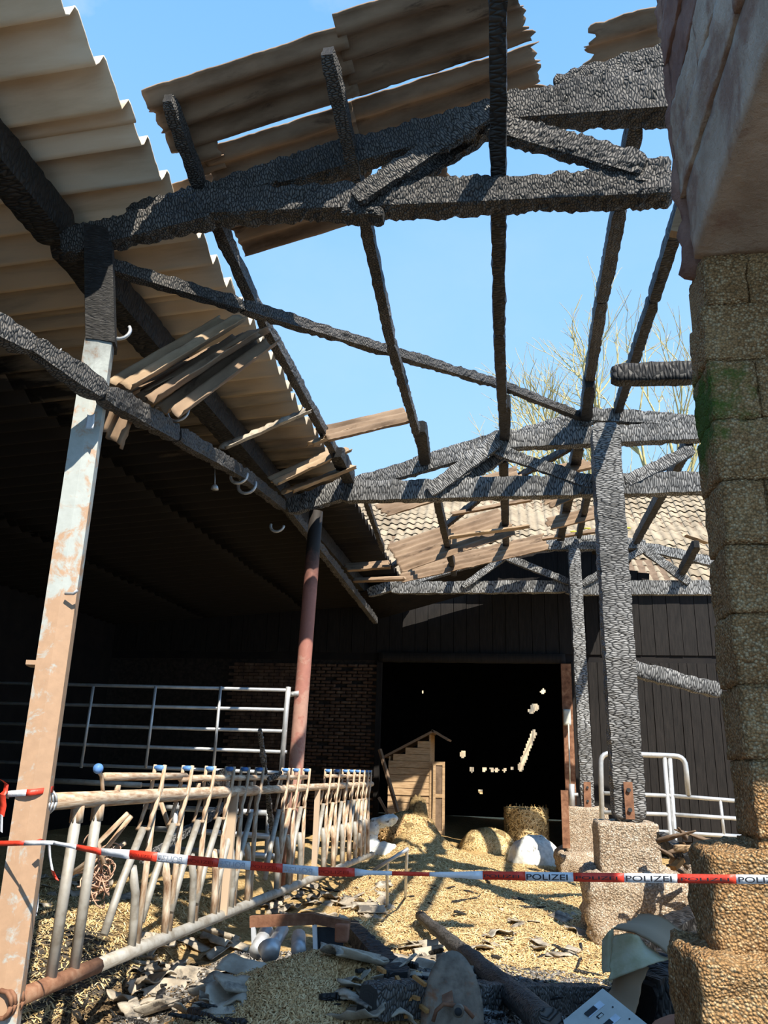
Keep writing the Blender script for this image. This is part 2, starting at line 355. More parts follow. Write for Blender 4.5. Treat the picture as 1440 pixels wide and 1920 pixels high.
# big left roof sheets: soot, plus bounced light at the edge and inner gloom painted in
def soot_shade_sheet():
    m, t, b = mat('sooted fibre cement with painted shade', rough=.9); v = coords(t, 'World')
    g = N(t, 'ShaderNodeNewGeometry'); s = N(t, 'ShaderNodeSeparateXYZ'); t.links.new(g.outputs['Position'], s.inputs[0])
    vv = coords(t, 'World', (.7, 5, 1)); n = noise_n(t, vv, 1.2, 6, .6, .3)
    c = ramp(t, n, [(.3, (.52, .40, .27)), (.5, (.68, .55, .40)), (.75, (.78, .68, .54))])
    # edge of the soot and painted shade: x (towards the barn) and y (towards the back)
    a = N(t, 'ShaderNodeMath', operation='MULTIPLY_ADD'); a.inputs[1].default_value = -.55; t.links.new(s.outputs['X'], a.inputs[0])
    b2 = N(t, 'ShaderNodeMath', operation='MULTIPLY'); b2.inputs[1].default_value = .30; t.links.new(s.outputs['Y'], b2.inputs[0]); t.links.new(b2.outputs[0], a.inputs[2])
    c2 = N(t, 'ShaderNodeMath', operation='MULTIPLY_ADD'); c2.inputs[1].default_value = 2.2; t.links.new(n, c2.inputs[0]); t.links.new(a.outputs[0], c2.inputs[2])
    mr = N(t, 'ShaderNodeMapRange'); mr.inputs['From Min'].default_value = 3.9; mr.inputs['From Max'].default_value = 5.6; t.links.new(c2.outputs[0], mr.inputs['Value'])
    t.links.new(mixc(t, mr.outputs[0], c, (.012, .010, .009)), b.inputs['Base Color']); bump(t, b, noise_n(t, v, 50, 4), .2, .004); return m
M['sheet_roof'] = soot_shade_sheet()
# pebbly concrete, pumice block
def pebble(name, lo, hi, peb, scale=38, bs=.9, moss=None):
    m, t, b = mat(name, rough=.95, spec=.2); v = coords(t, 'World')
    vo = N(t, 'ShaderNodeTexVoronoi'); vo.inputs['Scale'].default_value = scale; t.links.new(v, vo.inputs['Vector'])
    n = noise_n(t, v, 5, 6, .65); c = ramp(t, n, [(.3, lo), (.7, hi)])
    sp = N(t, 'ShaderNodeSeparateColor'); t.links.new(vo.outputs['Color'], sp.inputs[0])
    k = ramp(t, sp.outputs[0], [(.62, g3(0)), (.9, g3(.8))]); c = mixc(t, k, c, peb)
    k2 = ramp(t, vo.outputs['Distance'], [(.3, g3(1)), (.75, g3(.45))]); c = mixc(t, 1., c, k2, 'MULTIPLY')
    t.links.new(c, b.inputs['Base Color'])
    if moss:
        g = N(t, 'ShaderNodeNewGeometry'); d_ = N(t, 'ShaderNodeVectorMath', operation='DISTANCE'); t.links.new(g.outputs['Position'], d_.inputs[0]); d_.inputs[1].default_value = moss
        q = N(t, 'ShaderNodeMath', operation='MULTIPLY_ADD'); t.links.new(noise_n(t, v, 9, 7, .7), q.inputs[0]); q.inputs[1].default_value = .55; t.links.new(d_.outputs['Value'], q.inputs[2])
        c = mixc(t, ramp(t, q.outputs[0], [(.40, g3(1)), (.52, g3(0))]), c, (.075, .13, .018)); t.links.new(c, b.inputs['Base Color'])
    ad = N(t, 'ShaderNodeMath', operation='SUBTRACT'); t.links.new(noise_n(t, v, 24, 7, .75), ad.inputs[0]); t.links.new(vo.outputs['Distance'], ad.inputs[1])
    bump(t, b, ad.outputs[0], bs, .02); return m
M['concrete'] = pebble('pebbly concrete', (.38, .27, .18), (.58, .46, .34), (.74, .64, .52), 60, .7)
M['block'] = pebble('porous block', (.34, .175, .07), (.56, .34, .155), (.68, .49, .28), 110, .9, tuple(PY(1300, 790, 3.05)))
M['beamconc'] = noisy('board marked concrete', [(.3, (.30, .21, .145)), (.6, (.48, .37, .28)), (.8, (.58, .47, .38))], 3, 'World', bs=.9, bd=.02, bscale=22, stain=(2.2, .52, .62, (.27, .16, .11)))
M['redrender'] = noisy('reddish crumbling render', [(.3, (.13, .06, .045)), (.6, (.26, .14, .10)), (.8, (.36, .24, .18))], 6, 'World', bs=.8, bd=.02)
M['mossblock'] = pebble('mossy porous block', (.06, .12, .015), (.30, .25, .11), (.40, .34, .18), 130, .8)
M['tile'] = noisy('old clay tile', [(.25, (.15, .11, .075)), (.45, (.27, .215, .15)), (.65, (.38, .31, .22)), (.8, (.34, .22, .14))], 1.5, 'World', rnd=True, bs=.4, bd=.005)
def ground_mat():
    m, t, b = mat('straw strewn floor', rough=.95, spec=.15); v = coords(t, 'World')
    g = N(t, 'ShaderNodeNewGeometry'); s = N(t, 'ShaderNodeSeparateXYZ'); t.links.new(g.outputs['Position'], s.inputs[0])
    big = noise_n(t, v, .9, 5, .6, .3); fine = noise_n(t, v, 30, 6, .75); mid = noise_n(t, coords(t, 'World', (1, 3, 1)), 4, 6, .7, .6)
    straw = ramp(t, fine, [(.32, (.20, .115, .04)), (.5, (.50, .34, .15)), (.68, (.72, .55, .30))])
    straw = mixc(t, .5, straw, ramp(t, mid, [(.3, (.35, .26, .17)), (.6, (1, 1, 1))]), 'MULTIPLY')
    ash = ramp(t, fine, [(.3, (.02, .018, .016)), (.55, (.09, .075, .06)), (.7, (.22, .19, .16))])
    # rubble and ash lie towards the near end
    a = N(t, 'ShaderNodeMath', operation='MULTIPLY_ADD'); a.inputs[1].default_value = 5.; t.links.new(big, a.inputs[0]); t.links.new(s.outputs['Y'], a.inputs[2])
    mr = N(t, 'ShaderNodeMapRange'); mr.inputs['From Min'].default_value = 9.3; mr.inputs['From Max'].default_value = 10.3; t.links.new(a.outputs[0], mr.inputs['Value'])
    c = mixc(t, mr.outputs[0], ash, straw)
    t.links.new(c, b.inputs['Base Color']); bump(t, b, fine, .8, .02); return m
M['ground'] = ground_mat()
def straw_mat(name, a, b_, c_):
    m, t, b = mat(name, rough=.6, spec=.3); oi = N(t, 'ShaderNodeTexCoord'); v = coords(t, 'UV')
    wn = N(t, 'ShaderNodeTexWhiteNoise', noise_dimensions='2D'); t.links.new(v, wn.inputs['Vector'])
    t.links.new(ramp(t, wn.outputs['Value'], [(0, a), (.5, b_), (1, c_)]), b.inputs['Base Color']); return m
M['straw'] = straw_mat('loose straw', (.34, .20, .07), (.66, .48, .22), (.86, .70, .42))
M['chaff'] = straw_mat('brown chaff', (.26, .14, .05), (.60, .37, .16), (.88, .62, .32))
M['chaff_dark'] = straw_mat('dark chaff', (.035, .025, .018), (.15, .10, .055), (.36, .25, .13))
M['ashbits'] = straw_mat('ash and shards', (.02, .018, .016), (.10, .085, .07), (.45, .42, .38))
M['hay'] = noisy('packed hay', [(.3, (.12, .075, .028)), (.5, (.34, .23, .10)), (.7, (.52, .38, .18))], 24, 'Object', bs=1., bd=.03, sc3=(1, 1, 1.5))
M['lichen'] = noisy('yellow lichen', [(.3, (.45, .42, .03)), (.7, (.70, .62, .08))], 20)
M['darkred'], _, _ = mat('dark red lettering', (.30, .015, .01), .5)
# ------------------------------------------------------------------ large structure: floor
def build_floor():
    x = np.concatenate([np.arange(-14, -6, .4), np.arange(-6, 3.6, .07), np.arange(3.6, 14, .4)])
    y = np.concatenate([np.arange(-3, 3, .5), np.arange(3, 10, .07), np.arange(10, 20, .12), np.arange(20, 80, 2.5)])
    v = [(a, b, gz(a, b) if -8 < a < 6 and 0 < b < 26 else 0.) for b in y for a in x]; n = len(x)
    f = [(j*n+i, j*n+i+1, (j+1)*n+i+1, (j+1)*n+i) for j in range(len(y)-1) for i in range(n-1)]
    me = mesh('floor', v, f, M['ground']); o = bpy.data.objects.new('floor', me)
    link(o, kind='structure', label='barn floor of straw, ash and trodden rubble')
build_floor()
# back building facade (Y = 18.5)
YB = 18.5
wb = empty('wall_back', (0, YB, 0), 'sooty black front of the tiled barn behind the trusses', kind='structure')
XL, XR, ZT = -2.95, 1.32, 3.84
put('lintel_panel', *box_d(-12, 7.5, YB+.05, YB+.25, ZT, 5.75), M['soot'], wb, smooth=False)
put('masonry', *box_d(-12, XL, YB+.07, YB+.45, 0, ZT), M['mortar'], wb, smooth=False)
put('backing', *box_d(XR, 7.5, YB+.06, YB+.25, 0, ZT), M['soot'], wb, smooth=False)
bt = MB(); bt.add(rough_box_d(XL-.0, XR+.0, YB-.10, YB+.05, ZT-.05, ZT+.17, .12, .01, .02, 3))
put('lintel_beam', bt.v, bt.f, M['soot_board'], wb)
# bricks beside the doorway, each its own piece
brick_me = []
for s in range(5):
    d = rough_box_d(-.118, .118, -.05, .03, -.033, .033, .04, .008, .012, s*3.1, 9); brick_me.append(mesh('brick', d[0], d[1], M['brick']))
nb = 0
for r in range(46):
    for c in range(12):
        bx_ = XL-.12-.25*c-(.125 if r % 2 else 0); z = .32+r*.077
        if nb < 300 and z < ZT-.06 and (c < 7):
            if random.random() < .05: continue
            o = bpy.data.objects.new('brick', random.choice(brick_me)); o.location = (bx_+random.uniform(-.006, .006), .04+random.uniform(-.014, .022)-0.0, z); link(o, wb); nb += 1
# remaining courses, joined
rest = MB()
for r in range(46):
    for c in range(7, 14):
        bx_ = XL-.12-.25*c-(.125 if r % 2 else 0); z = .32+r*.077
        if z < ZT-.06: rest.add(box_d(bx_-.118, bx_+.118, YB+.0+random.uniform(-.02, .01), YB+.07, z-.033, z+.033))
rest.put('brickwork', M['brick'], wb, kind='stuff', smooth=False)
# vertical boards right of the doorway
bx_ = XR+.12
while bx_ < 7.2:
    wd = random.uniform(.17, .22); y = YB+random.uniform(-.0, .025)
    put('board', *box_d(bx_, bx_+wd-.012, y, y+.03, .1+random.uniform(0, .1), ZT), M['soot_board'], wb, smooth=False); bx_ += wd
for bx_ in np.arange(-12, 7.3, .30):     # upper boards over the lintel
    y = YB+random.uniform(.0, .02); put('board', *box_d(bx_, bx_+.288, y, y+.03, ZT+.17, 5.7), M['soot_board'], wb, smooth=False)
# door frame
dr = empty('door_1', (0, YB, 0), 'tall open doorway of the dark barn with rusty steel jamb', kind='structure')
put('jamb', *box_d(XR-.12, XR+.10, YB-.16, YB+.0, 0, ZT-.06), M['rust'], dr, smooth=False)
put('jamb', *box_d(XL-.02, XL+.10, YB-.10, YB+.0, .2, ZT-.06), M['soot_board'], dr, smooth=False)
# dark inside of the tiled barn, its rear wall pierced by small gaps
holes = []
def add_hole(px, py, rx, ry): p = PY(px, py, 27); holes.append((p.x, p.z, rx*27/F, ry*27/F))
for h in [(1002, 1327, 8, 7), (996, 1333, 5, 5), (1018, 1297, 4, 5), (868, 1414, 5, 6), (884, 1443, 4, 5), (908, 1443, 4, 4), (923, 1443, 4, 4), (931, 1443, 4, 4), (947, 1443, 4, 4), (961, 1441, 3, 3), (902, 1484, 4, 4), (793, 1297, 2, 2)]: add_hole(*h)
for k in range(16): add_hole(1001-25*k/15, 1374+66*k/15, 5, 5)
def rear():
    st = .045; xs = np.arange(-6, 5, st); zs = np.arange(0, 6, st); n = len(xs); v = [(a, 0, b) for b in zs for a in xs]; f = []
    for j in range(len(zs)-1):
        for i in range(n-1):
            cx, cz = xs[i]+st/2, zs[j]+st/2
            if any(((cx-h[0])/h[2])**2+((cz-h[1])/h[3])**2 < 1+.5*mn.noise(Vector((cx*9, cz*9, 0))) for h in holes): continue
            f.append((j*n+i, j*n+i+1, (j+1)*n+i+1, (j+1)*n+i))
    me = mesh('wall_rear', v, f, M['soot'], smooth=False); o = bpy.data.objects.new('wall_rear', me); o.location = (0, 27, 0)
    link(o, kind='structure', label='black rear wall of the dark barn with small gaps of daylight')
rear()
for nm, b in (('wall_inner_left', (-6.2, -6, YB+.3, 27, 0, 6)), ('wall_inner_right', (5, 5.2, YB+.3, 27, 0, 6)), ('ceiling', (-6.2, 5.2, YB+.26, 27.1, 5.6, 5.75))):
    put(nm, *box_d(*b), M['soot'], smooth=False, kind='structure', label='dark inner side of the tiled barn')
put('wall_far', *box_d(-30, 30, 52, 52.4, 0, 7), M['far_wall'], smooth=False, kind='structure', label='pale wall added outside to make the gaps look sunlit')  # added so the rear wall's gaps show a warm bright tone
# left barn: outer walls; unseen front one added to keep light out
put('wall_left', *box_d(-9.9, -9.6, .5, YB, 0, 5), M['soot'], smooth=False, kind='structure', label='dark left wall of the cow shed')
put('wall_front_unseen', *box_d(-9.9, -3.3, .4, .7, 0, 5.0), M['soot'], smooth=False, kind='structure', label='unseen front wall added to keep the cow shed dark')
# ------------------------------------------------------------------ tiled roof
def tiled_roof():
    pitch = math.atan2(.84, 1); cs, sn = math.cos(pitch), math.sin(pitch); y0, z0 = YB-.25, 5.62
    root = empty('tiled_roof', (0, y0, z0), 'old clay tiled roof with sagging courses behind the burnt trusses', kind='structure')
    put('roof_underlay', [Vector((x, y0+s*cs, z0+s*sn-.05)) for s in (0, 5.9) for x in (-5.2, 6.4)]+[Vector((x, y0+s*cs, z0+s*sn-.12)) for s in (0, 5.9) for x in (-5.2, 6.4)],
        [(0, 1, 3, 2), (4, 6, 7, 5), (0, 4, 5, 1), (2, 3, 7, 6), (0, 2, 6, 4), (1, 5, 7, 3)], M['wood_dark'], root, smooth=False)
    W_, L_ = .235, .37
    def tile_d(s):
        v = []; f = []
        for k in (0, 1):
            for j in range(9):
                q = j/8; h = .028*math.cos(2*PI*(q-.2))+.012*math.sin(PI*q)
                for a in (0, 1): v.append(Vector((q*W_*1.06, a*L_*cs-h*sn, a*L_*sn+h*cs-(.014 if k else 0)+(.03 if a == 0 else 0))))
        for j in range(8):
            a = 2*j; f.append((a, a+2, a+3, a+1)); f.append((18+a, 18+a+1, 18+a+3, 18+a+2)); f.append((a, 18+a, 18+a+2, a+2))
        return v, f
    d = tile_d(0); me = mesh('tile', d[0], d[1], M['tile'])
    rows = 19; cols = int(11.2/W_); cnt = 0; rest = MB()
    for r in range(rows):
        for c in range(cols):
            x = -5.0+c*W_; s = r*.31; sag = -.05*math.sin(r*.5+x*.6)-.10*math.exp(-((x-3.2)/1.1)**2-((r-3)/3.)**2)
            loc = Vector((x+random.uniform(-.008, .008), s*cs, s*sn+sag+random.uniform(-.006, .008)))
            px, py = proj(loc+root.location)
            if 655 < px < 1330 and cnt < 300 and not (px < 940 and py > 1040) :
                o = bpy.data.objects.new('tile', me); o.location = loc; o.rotation_euler = (random.uniform(-.03, .03), random.uniform(-.03, .03), random.uniform(-.03, .03)); link(o, root); cnt += 1
            else: rest.add(([q+loc+root.location for q in d[0]], d[1]))
    rest.put('tiles', M['tile'], root, kind='stuff')
    rd = MB()
    for c in range(30):
        x = -5+c*.39; p = Vector((x, y0+rows*.31*cs, z0+rows*.31*sn+.02)); rd.add(tube_d([p, p+Vector((.41, 0, .012))], .10, 8))
    rd.put('ridge_tiles', M['tile'], root)
    for (x, r) in ((1.9, 8), (2.9, 8)):
        for k in range(3):
            s = (r+.6*k)*.31; put('lichen_patch', *blob_d((x+.12*k*(-1)**k, y0+s*cs-.03, z0+s*sn+.05), .10, .05, .035, .3, 5, k, 10, 6)[:2], M['lichen'], root)

tiled_roof()
# ------------------------------------------------------------------ left corrugated roof
def left_roof():
    root = empty('corrugated_roof', (-2.15, 1, 5.2), 'large left roof of sooty corrugated fibre cement sheets with saw tooth edge', kind='structure')
    sl_ = math.atan(.075); wv = .305; y = .75; k = 0
    while y < 18.2:
        Wd = wv*3
        for i, (x0, x1) in enumerate(((-4.75, -2.15), (-7.3, -4.6), (-9.85, -7.15))):
            d = sheet_d(x1-x0, Wd+.10, wv, .062, .012, jag1=(.015 if i == 0 else 0), seed=k, du=.4, dv=.028, prof='big')
            Mx = Matrix.Translation((0, 0, 0)) @ Matrix.Rotation(-sl_, 4, 'Y')
            dx = random.uniform(-.02, .02)
            vs = [Vector((x0+dx+v.x, y+v.y, 5.235+(x0+dx+v.x+2.15)*.075+v.z+(.014*((k+i) % 2)))) for v in d[0]]
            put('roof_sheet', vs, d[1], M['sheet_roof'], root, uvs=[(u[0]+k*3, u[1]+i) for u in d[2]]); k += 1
        y += Wd
left_roof()
# ------------------------------------------------------------------ right wall: pier, lintel, upper courses
def right_wall():
    root = empty('wall_right', (.9, 3.0, 0), 'thick porous block wall beside the opening, with concrete beam and mossy pier', kind='structure')
    Yn = 2.9
    lf = [(3.6, 1286), (3.36, 1284), (3.11, 1284), (2.86, 1292), (2.61, 1303), (2.36, 1312), (2.11, 1326), (1.86, 1333), (1.61, 1345), (1.36, 1362)]
    zt = 3.56; row = 0; zs = [3.60]; YF = Yn+.26
    while zs[-1] > 1.36: zs.append(zs[-1]-.2455)
    for i in range(len(zs)-1):
        z1, z0 = zs[i], zs[i+1]; zm = (z0+z1)/2
        y_px = np.interp(zm, [1.36, 1.5, 1.75, 2.0, 2.25, 2.5, 2.75, 3.0, 3.25, 3.5], [1587, 1505, 1365, 1240, 1110, 985, 870, 755, 640, 540])
        x_px = np.interp(y_px, [500, 600, 700, 760, 850, 950, 1060, 1170, 1280, 1380, 1480, 1560], [1287, 1284, 1285, 1296, 1300, 1312, 1326, 1330, 1338, 1352, 1365, 1374])
        xl = PY(x_px, y_px, YF).x+.012
        joint = xl+(.27 if row % 2 else .16)+random.uniform(-.02, .02)
        for a, b in ((xl, joint-.002), (joint+.002, 1.25)):
            d = rough_box_d(a, b, Yn+random.uniform(-.010, .010), YF, z0+.0015, z1-.0015, .02, .010, .010, row*2.3+a, 9)
            put('block', d[0], d[1], M['block'], root)
        row += 1
    put('mortar_core', *box_d(PY(1320, 1000, Yn).x+.09, 1.2, Yn+.02, YF-.02, 0, 3.55), M['block'], root, smooth=False)
    # stepped footing of the pier
    a = PY(1318, 1600, Yn).x; d = rough_box_d(a, 1.3, Yn-.10, Yn+.26, 1.06, 1.36, .02, .020, .025, 3.3, 7); put('footing', d[0], d[1], M['block'], root)
    a = PY(1293, 1790, Yn-.1).x; d = rough_box_d(a, 1.3, Yn-.20, Yn+.26, .40, 1.08, .022, .026, .035, 8.3, 6); put('footing', d[0], d[1], M['block'], root)
    d = rough_box_d(a-.02, 1.3, Yn-.25, Yn+.7, -.1, .42, .06, .03, .05, 9.3, 6); put('footing', d[0], d[1], M['block'], root)
    # concrete beam over the opening, running back past the camera
    xi = .775
    d = rough_box_d(xi, xi+.48, -.5, Yn+.02, 3.57, 3.92, .06, .008, .012, 1., 5); put('concrete_beam', d[0], d[1], M['beamconc'], root)
    k = 0
    for z in np.arange(3.93, 6.0, .25):
        y = -.6+(.45 if k % 2 else 0)
        while y < Yn+.0:
            y1 = min(y+.9, Yn+.14); off = 0
            dep = .055*(k+1) if y1 > Yn+.3 else 0
            d = rough_box_d(xi-.004+random.uniform(-.006, .006), xi+.40, y+.002, y1, z+.001, z+.249, .025, .010, .003, k*1.7+y, 7)
            put('block', d[0], d[1], M['redrender' if k > 1 and y1 > Yn-.1 else 'beamconc'], root); y = y1 if y1 < Yn+.14 else 9
        k += 1
    d = rough_box_d(xi-.01, xi+.3, Yn+.10, Yn+.20, 3.58, 6.0, .05, .03, .05, 5.5, 6); put('render_edge', d[0], d[1], M['redrender'], root)
    # roof slab of the building on the right, above the opening
    put('slab', *box_d(xi+.48, 5, .8, Yn+.3, 4.3, 4.5), M['soot'], root, smooth=False)
    put('side_wall', *box_d(1.26, 5, Yn+.05, Yn+.25, 0, 4.3), M['block'], root, smooth=False)
    d = obox_d(PY(1266, 440, 3.35), PY(1284, 372, 3.35), .05, .05); put('wooden_wedge', d[0], d[1], M['wood'], root, smooth=False)
right_wall()
# ------------------------------------------------------------------ charred roof trusses
V0 = Vector
D1, D2, D3 = 4.1, 9.45, 15.2
def truss(Y, label, mt, beams):
    root = empty('roof_truss', (1.25, Y, 4.8), label, 'roof truss')
    for i, (nm, a, b, w_, h_, yo, kw) in enumerate(beams):
        p, q = PY(a[0], a[1], Y+yo), PY(b[0], b[1], Y+yo)
        q = Vector(q); d = beam_d(p, q, w_, h_, seed=i*7+Y, **kw); put(nm, d[0], d[1], mt, root, uvs=d[2], smooth=False)
    return root
K1 = dict(amp=.016, step=.022, ns=5); K2 = dict(amp=.016, step=.045, ns=3); K3 = dict(amp=.014, step=.08, ns=2)
t1 = truss(D1, 'nearest charred roof truss, its thick beams crossing the top of the sky', M['char'], [
    ('tie_beam', (120, 465), (400, 392), .13, .20, 0, dict(K1, t0=.9, t1=1.05)),
    ('tie_beam', (370, 392), (1262, 352), .15, .185, 0, K1),
    ('top_chord', (240, 405), (560, 320), .11, .17, .02, dict(K1, t0=.7)),
    ('top_chord', (520, 333), (945, 215), .13, .21, .02, K1),
    ('collar_beam', (930, 212), (1275, 180), .16, .27, .0, dict(K1, t0=.75, t1=1.25)),
    ('collar_beam', (1040, 160), (1275, 105), .12, .20, .03, dict(K1, t0=.5, t1=1.)),
    ('brace', (665, 372), (935, 198), .05, .13, -.11, K1),
    ('brace', (745, 355), (925, 232), .06, .13, .11, K1),
    ('brace', (915, 232), (1205, 318), .09, .155, -.06, K1),
    ('gusset', (1165, 325), (1255, 330), .12, .20, -.03, dict(K1, t0=.7)),
    ('cleat', (645, 400), (720, 405), .16, .10, -.02, dict(K1, t0=.8, t1=.7)),
])
t2 = truss(D2, 'middle charred roof truss with grey scaled beams, carried by a post', M['char_ash_lit'], [
    ('tie_beam', (540, 952), (665, 912), .14, .28, 0, dict(K2, t0=.8)),
    ('tie_beam', (640, 924), (1345, 905), .16, .27, 0, K2),
    ('top_chord', (610, 925), (940, 830), .14, .22, .03, dict(K2, t0=.8)),
    ('top_chord', (770, 868), (945, 815), .10, .13, .03, dict(K2, t0=.6)),
    ('collar_beam', (928, 828), (1400, 806), .16, .24, .0, K2),
    ('top_chord', (975, 812), (1110, 782), .14, .20, .02, dict(K2, t0=.55, t1=1.1)),
    ('top_chord', (1095, 780), (1330, 792), .14, .15, .02, dict(K2, t0=1.2, t1=.9)),
    ('brace', (805, 922), (938, 822), .05, .19, -.12, K2),
    ('brace', (850, 915), (950, 848), .05, .14, .12, K2),
    ('brace', (930, 845), (1110, 908), .10, .15, -.05, K2),
    ('brace', (1170, 905), (1300, 843), .10, .15, -.05, K2),
    ('cleat', (775, 868), (810, 868), .20, .16, .05, K2),
])
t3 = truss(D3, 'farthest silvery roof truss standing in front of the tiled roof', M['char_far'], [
    ('tie_beam', (735, 1103), (1065, 1100), .15, .24, 0, K3),
    ('tie_beam', (1060, 1103), (1420, 1102), .16, .28, 0, K3),
    ('top_chord', (690, 1112), (950, 1035), .14, .20, .05, K3),
    ('collar_beam', (946, 1027), (1210, 1022), .16, .16, 0, K3),
    ('top_chord', (955, 1026), (1075, 1008), .14, .20, .03, dict(K3, t0=.6)),
    ('top_chord', (1070, 1010), (1210, 1020), .14, .18, .03, K3),
    ('top_chord', (1205, 1025), (1400, 1068), .14, .18, .03, K3),
    ('brace', (868, 1100), (952, 1040), .10, .13, -.1, K3),
    ('brace', (942, 1042), (1068, 1092), .10, .13, -.1, K3),
    ('brace', (1092, 1095), (1212, 1026), .10, .13, -.1, K3),
    ('brace', (1203, 1026), (1292, 1092), .10, .17, -.1, K3),
])
gb = empty('gable_boards', PY(1080, 1095, 15.55), 'black vertical boards closing the gap behind the farthest truss', 'boards')
for k, px in enumerate(np.linspace(905, 1205, 15)):
    yt = np.interp(px, [905, 960, 1080, 1215], [1075, 1038, 1028, 1080]); d = obox_d(PY(px, 1100, 15.5), PY(px+1, yt+random.uniform(-3, 3), 15.5), .225, .03, Vector((0, 1, 0))); put('board', d[0], d[1], M['soot_board'], gb, smooth=False)
ir = empty('roof_remnant', V0((0, 15.6, 5)), 'remaining dark roof strip between the farthest truss and the tiled barn', 'roof')
for (xa, za, xb, zb) in ((-2.9, 4.80, -.1, 5.60), (-.15, 5.60, 1.3, 5.86), (1.3, 5.86, 2.55, 5.64)):
    L_ = math.hypot(xb-xa, zb-za); d = sheet_d(L_, 2.75, .177, .025, .010, du=.5, dv=.03); an = math.atan2(zb-za, xb-xa)
    put('roof_sheet', [Vector((xa+v.x*math.cos(an)-v.z*math.sin(an), 15.5+v.y, za+v.x*math.sin(an)+v.z*math.cos(an))) for v in d[0]], d[1], M['soot'], ir, uvs=d[2])
# posts under the ridge, with rusty steel feet
def post(px0, py0, px1, py1, Y, wd, mt, label, nm='charred_post'):
    root = empty(nm, PY(px1, py1, Y), label, 'post'); a = PY(px1, py1, Y); b = PY(px0, py0, Y)
    d = beam_d(a, b, wd*.9, wd, .014 if Y < 12 else .012, .045, seed=Y, ns=4); put('shaft', d[0], d[1], mt, root, uvs=d[2], smooth=False); return root
YP2, YP3 = D2-.30, D3-.28
r2 = post(1133, 800, 1179, 1540, YP2, .36, M['char_ash_lit'], 'thick charred post under the middle truss with scaly grey surface')
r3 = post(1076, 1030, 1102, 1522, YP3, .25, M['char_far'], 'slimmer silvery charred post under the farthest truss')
def bracket(px0, py0, px1, py1, Y, wd, root):
    a, b = PY(px0, py0, Y), PY(px1, py1, Y); d = obox_d(a, b, wd, .02, Vector((0, 1, 0))); br = put('steel_foot', d[0], d[1], M['rust'], root, smooth=False)
    for t in (.22, .75):
        p = a+(b-a)*t; dd = tube_d([p+Vector((0, -.012, 0)), p+Vector((0, -.035, 0))], .022, 8); put('bolt', dd[0], dd[1], M['dark'], br, smooth=False)
bracket(1177, 1466, 1182, 1536, YP2-.20, .09, r2); bracket(1101, 1466, 1102, 1514, YP3-.15, .12, r3)
d = beam_d(PY(1165, 1248, 9.3), PY(1350, 1296, 9.6), .12, .17, .014, .045, seed=4); o = put('diagonal_strut', d[0], d[1], M['char_ash_lit'], uvs=d[2], label='charred strut sloping from the thick post behind the right wall', cat='beam')
d = beam_d(PY(1146, 703, 5.6), PY(1310, 700, 5.6), .12, .15, .008, .03, seed=14, ns=4); put('beam_stub', d[0], d[1], M['char_black'], uvs=d[2], label='short black beam end jutting left from the right wall', cat='beam')
# ------------------------------------------------------------------ purlins
K = 0
def purlin(pts, w_, h_, label, mt='char', nm='purlin', amp=.009, cat='purlin'):
    global K; K += 1; mb = MB(); u = 0
    for i in range(len(pts)-1):
        d = beam_d(pts[i], pts[i+1], w_, h_, amp, .045, seed=K*3+i, uoff=u); mb.add(d); u += 3
    return mb.put(nm, M[mt], label=label, cat=cat, smooth=False)
V = Vector
purlin([PY(314, 183, 3.50), PY(376, 350, 4.1), PY(488, 592, 5.6), PY(652, 892, 9.4)], .085, .11, 'leftmost charred purlin running from the torn roof patch over the middle truss')
purlin([PY(614, 95, 3.42), PY(668, 330, 4.2), PY(733, 640, 6.1), PY(796, 860, 9.4)], .085, .11, 'second charred purlin from the left with ashy upper end')
purlin([PY(934, -60, 3.1), PY(934, 350, 4.2), PY(936, 620, 5.9), PY(944, 812, 9.4)], .095, .13, 'vertical looking charred purlin in the middle of the sky', 'char_black')
purlin([PY(1192, 225, 4.25), PY(1162, 385, 5.0), PY(1128, 560, 6.5), PY(1096, 770, 9.4)], .11, .13, 'knobbly charred purlin left of the ridge')
purlin([PY(1280, 380, 5.4), PY(1225, 560, 6.6), PY(1158, 768, 9.4)], .10, .13, 'rightmost charred purlin passing behind the beam stub', 'char_black')
purlin([PY(1105, 715, 8.3), PY(1098, 780, 9.5)], .13, .22, 'short second timber lying on the knobbly purlin above the post', 'char_black')
purlin([PY(947, 752, 8.2), PY(946, 815, 9.4)], .13, .20, 'short doubled timber at the foot of the middle purlin', 'char_black')
purlin([PY(789, 800, 8.3), PY(797, 862, 9.4)], .14, .18, 'short doubled timber at the foot of the second purlin', 'char_black')
purlin([PY(632, 848, 8.5), PY(656, 898, 9.4)], .15, .18, 'short doubled timber at the foot of the leftmost purlin', 'char_black')
purlin([PY(685, 935, 9.7), PY(718, 1030, 13.2)], .07, .09, 'thin burnt purlin hanging free in front of the tiled roof', 'char_black', amp=.012)
purlin([PY(815, 915, 9.6), PY(852, 1075, 15.1)], .10, .15, 'dark purlin between middle and farthest truss, left of the torn sheets', 'char_black')
purlin([PY(944, 860, 9.6), PY(949, 1030, 15.1)], .12, .15, 'dark purlin between middle and farthest truss below the king purlin', 'char_black')
purlin([PY(1085, 830, 9.6), PY(1050, 1008, 15.1)], .14, .17, 'dark purlin between middle and farthest truss, left of the thick post', 'char_black')
purlin([PY(1103, 920, 11.0), PY(1085, 1004, 15.1)], .09, .15, 'dark purlin close to the left side of the thick post', 'char_black')
purlin([PY(1292, 830, 9.6), PY(1192, 1014, 15.1)], .12, .16, 'dark purlin slanting across the tiled roof on the right', 'char_black')
purlin([PY(1306, 1020, 13.3), PY(1278, 1072, 15.1)], .12, .16, 'short dark purlin end near the right wall in front of the tiles', 'char_black')
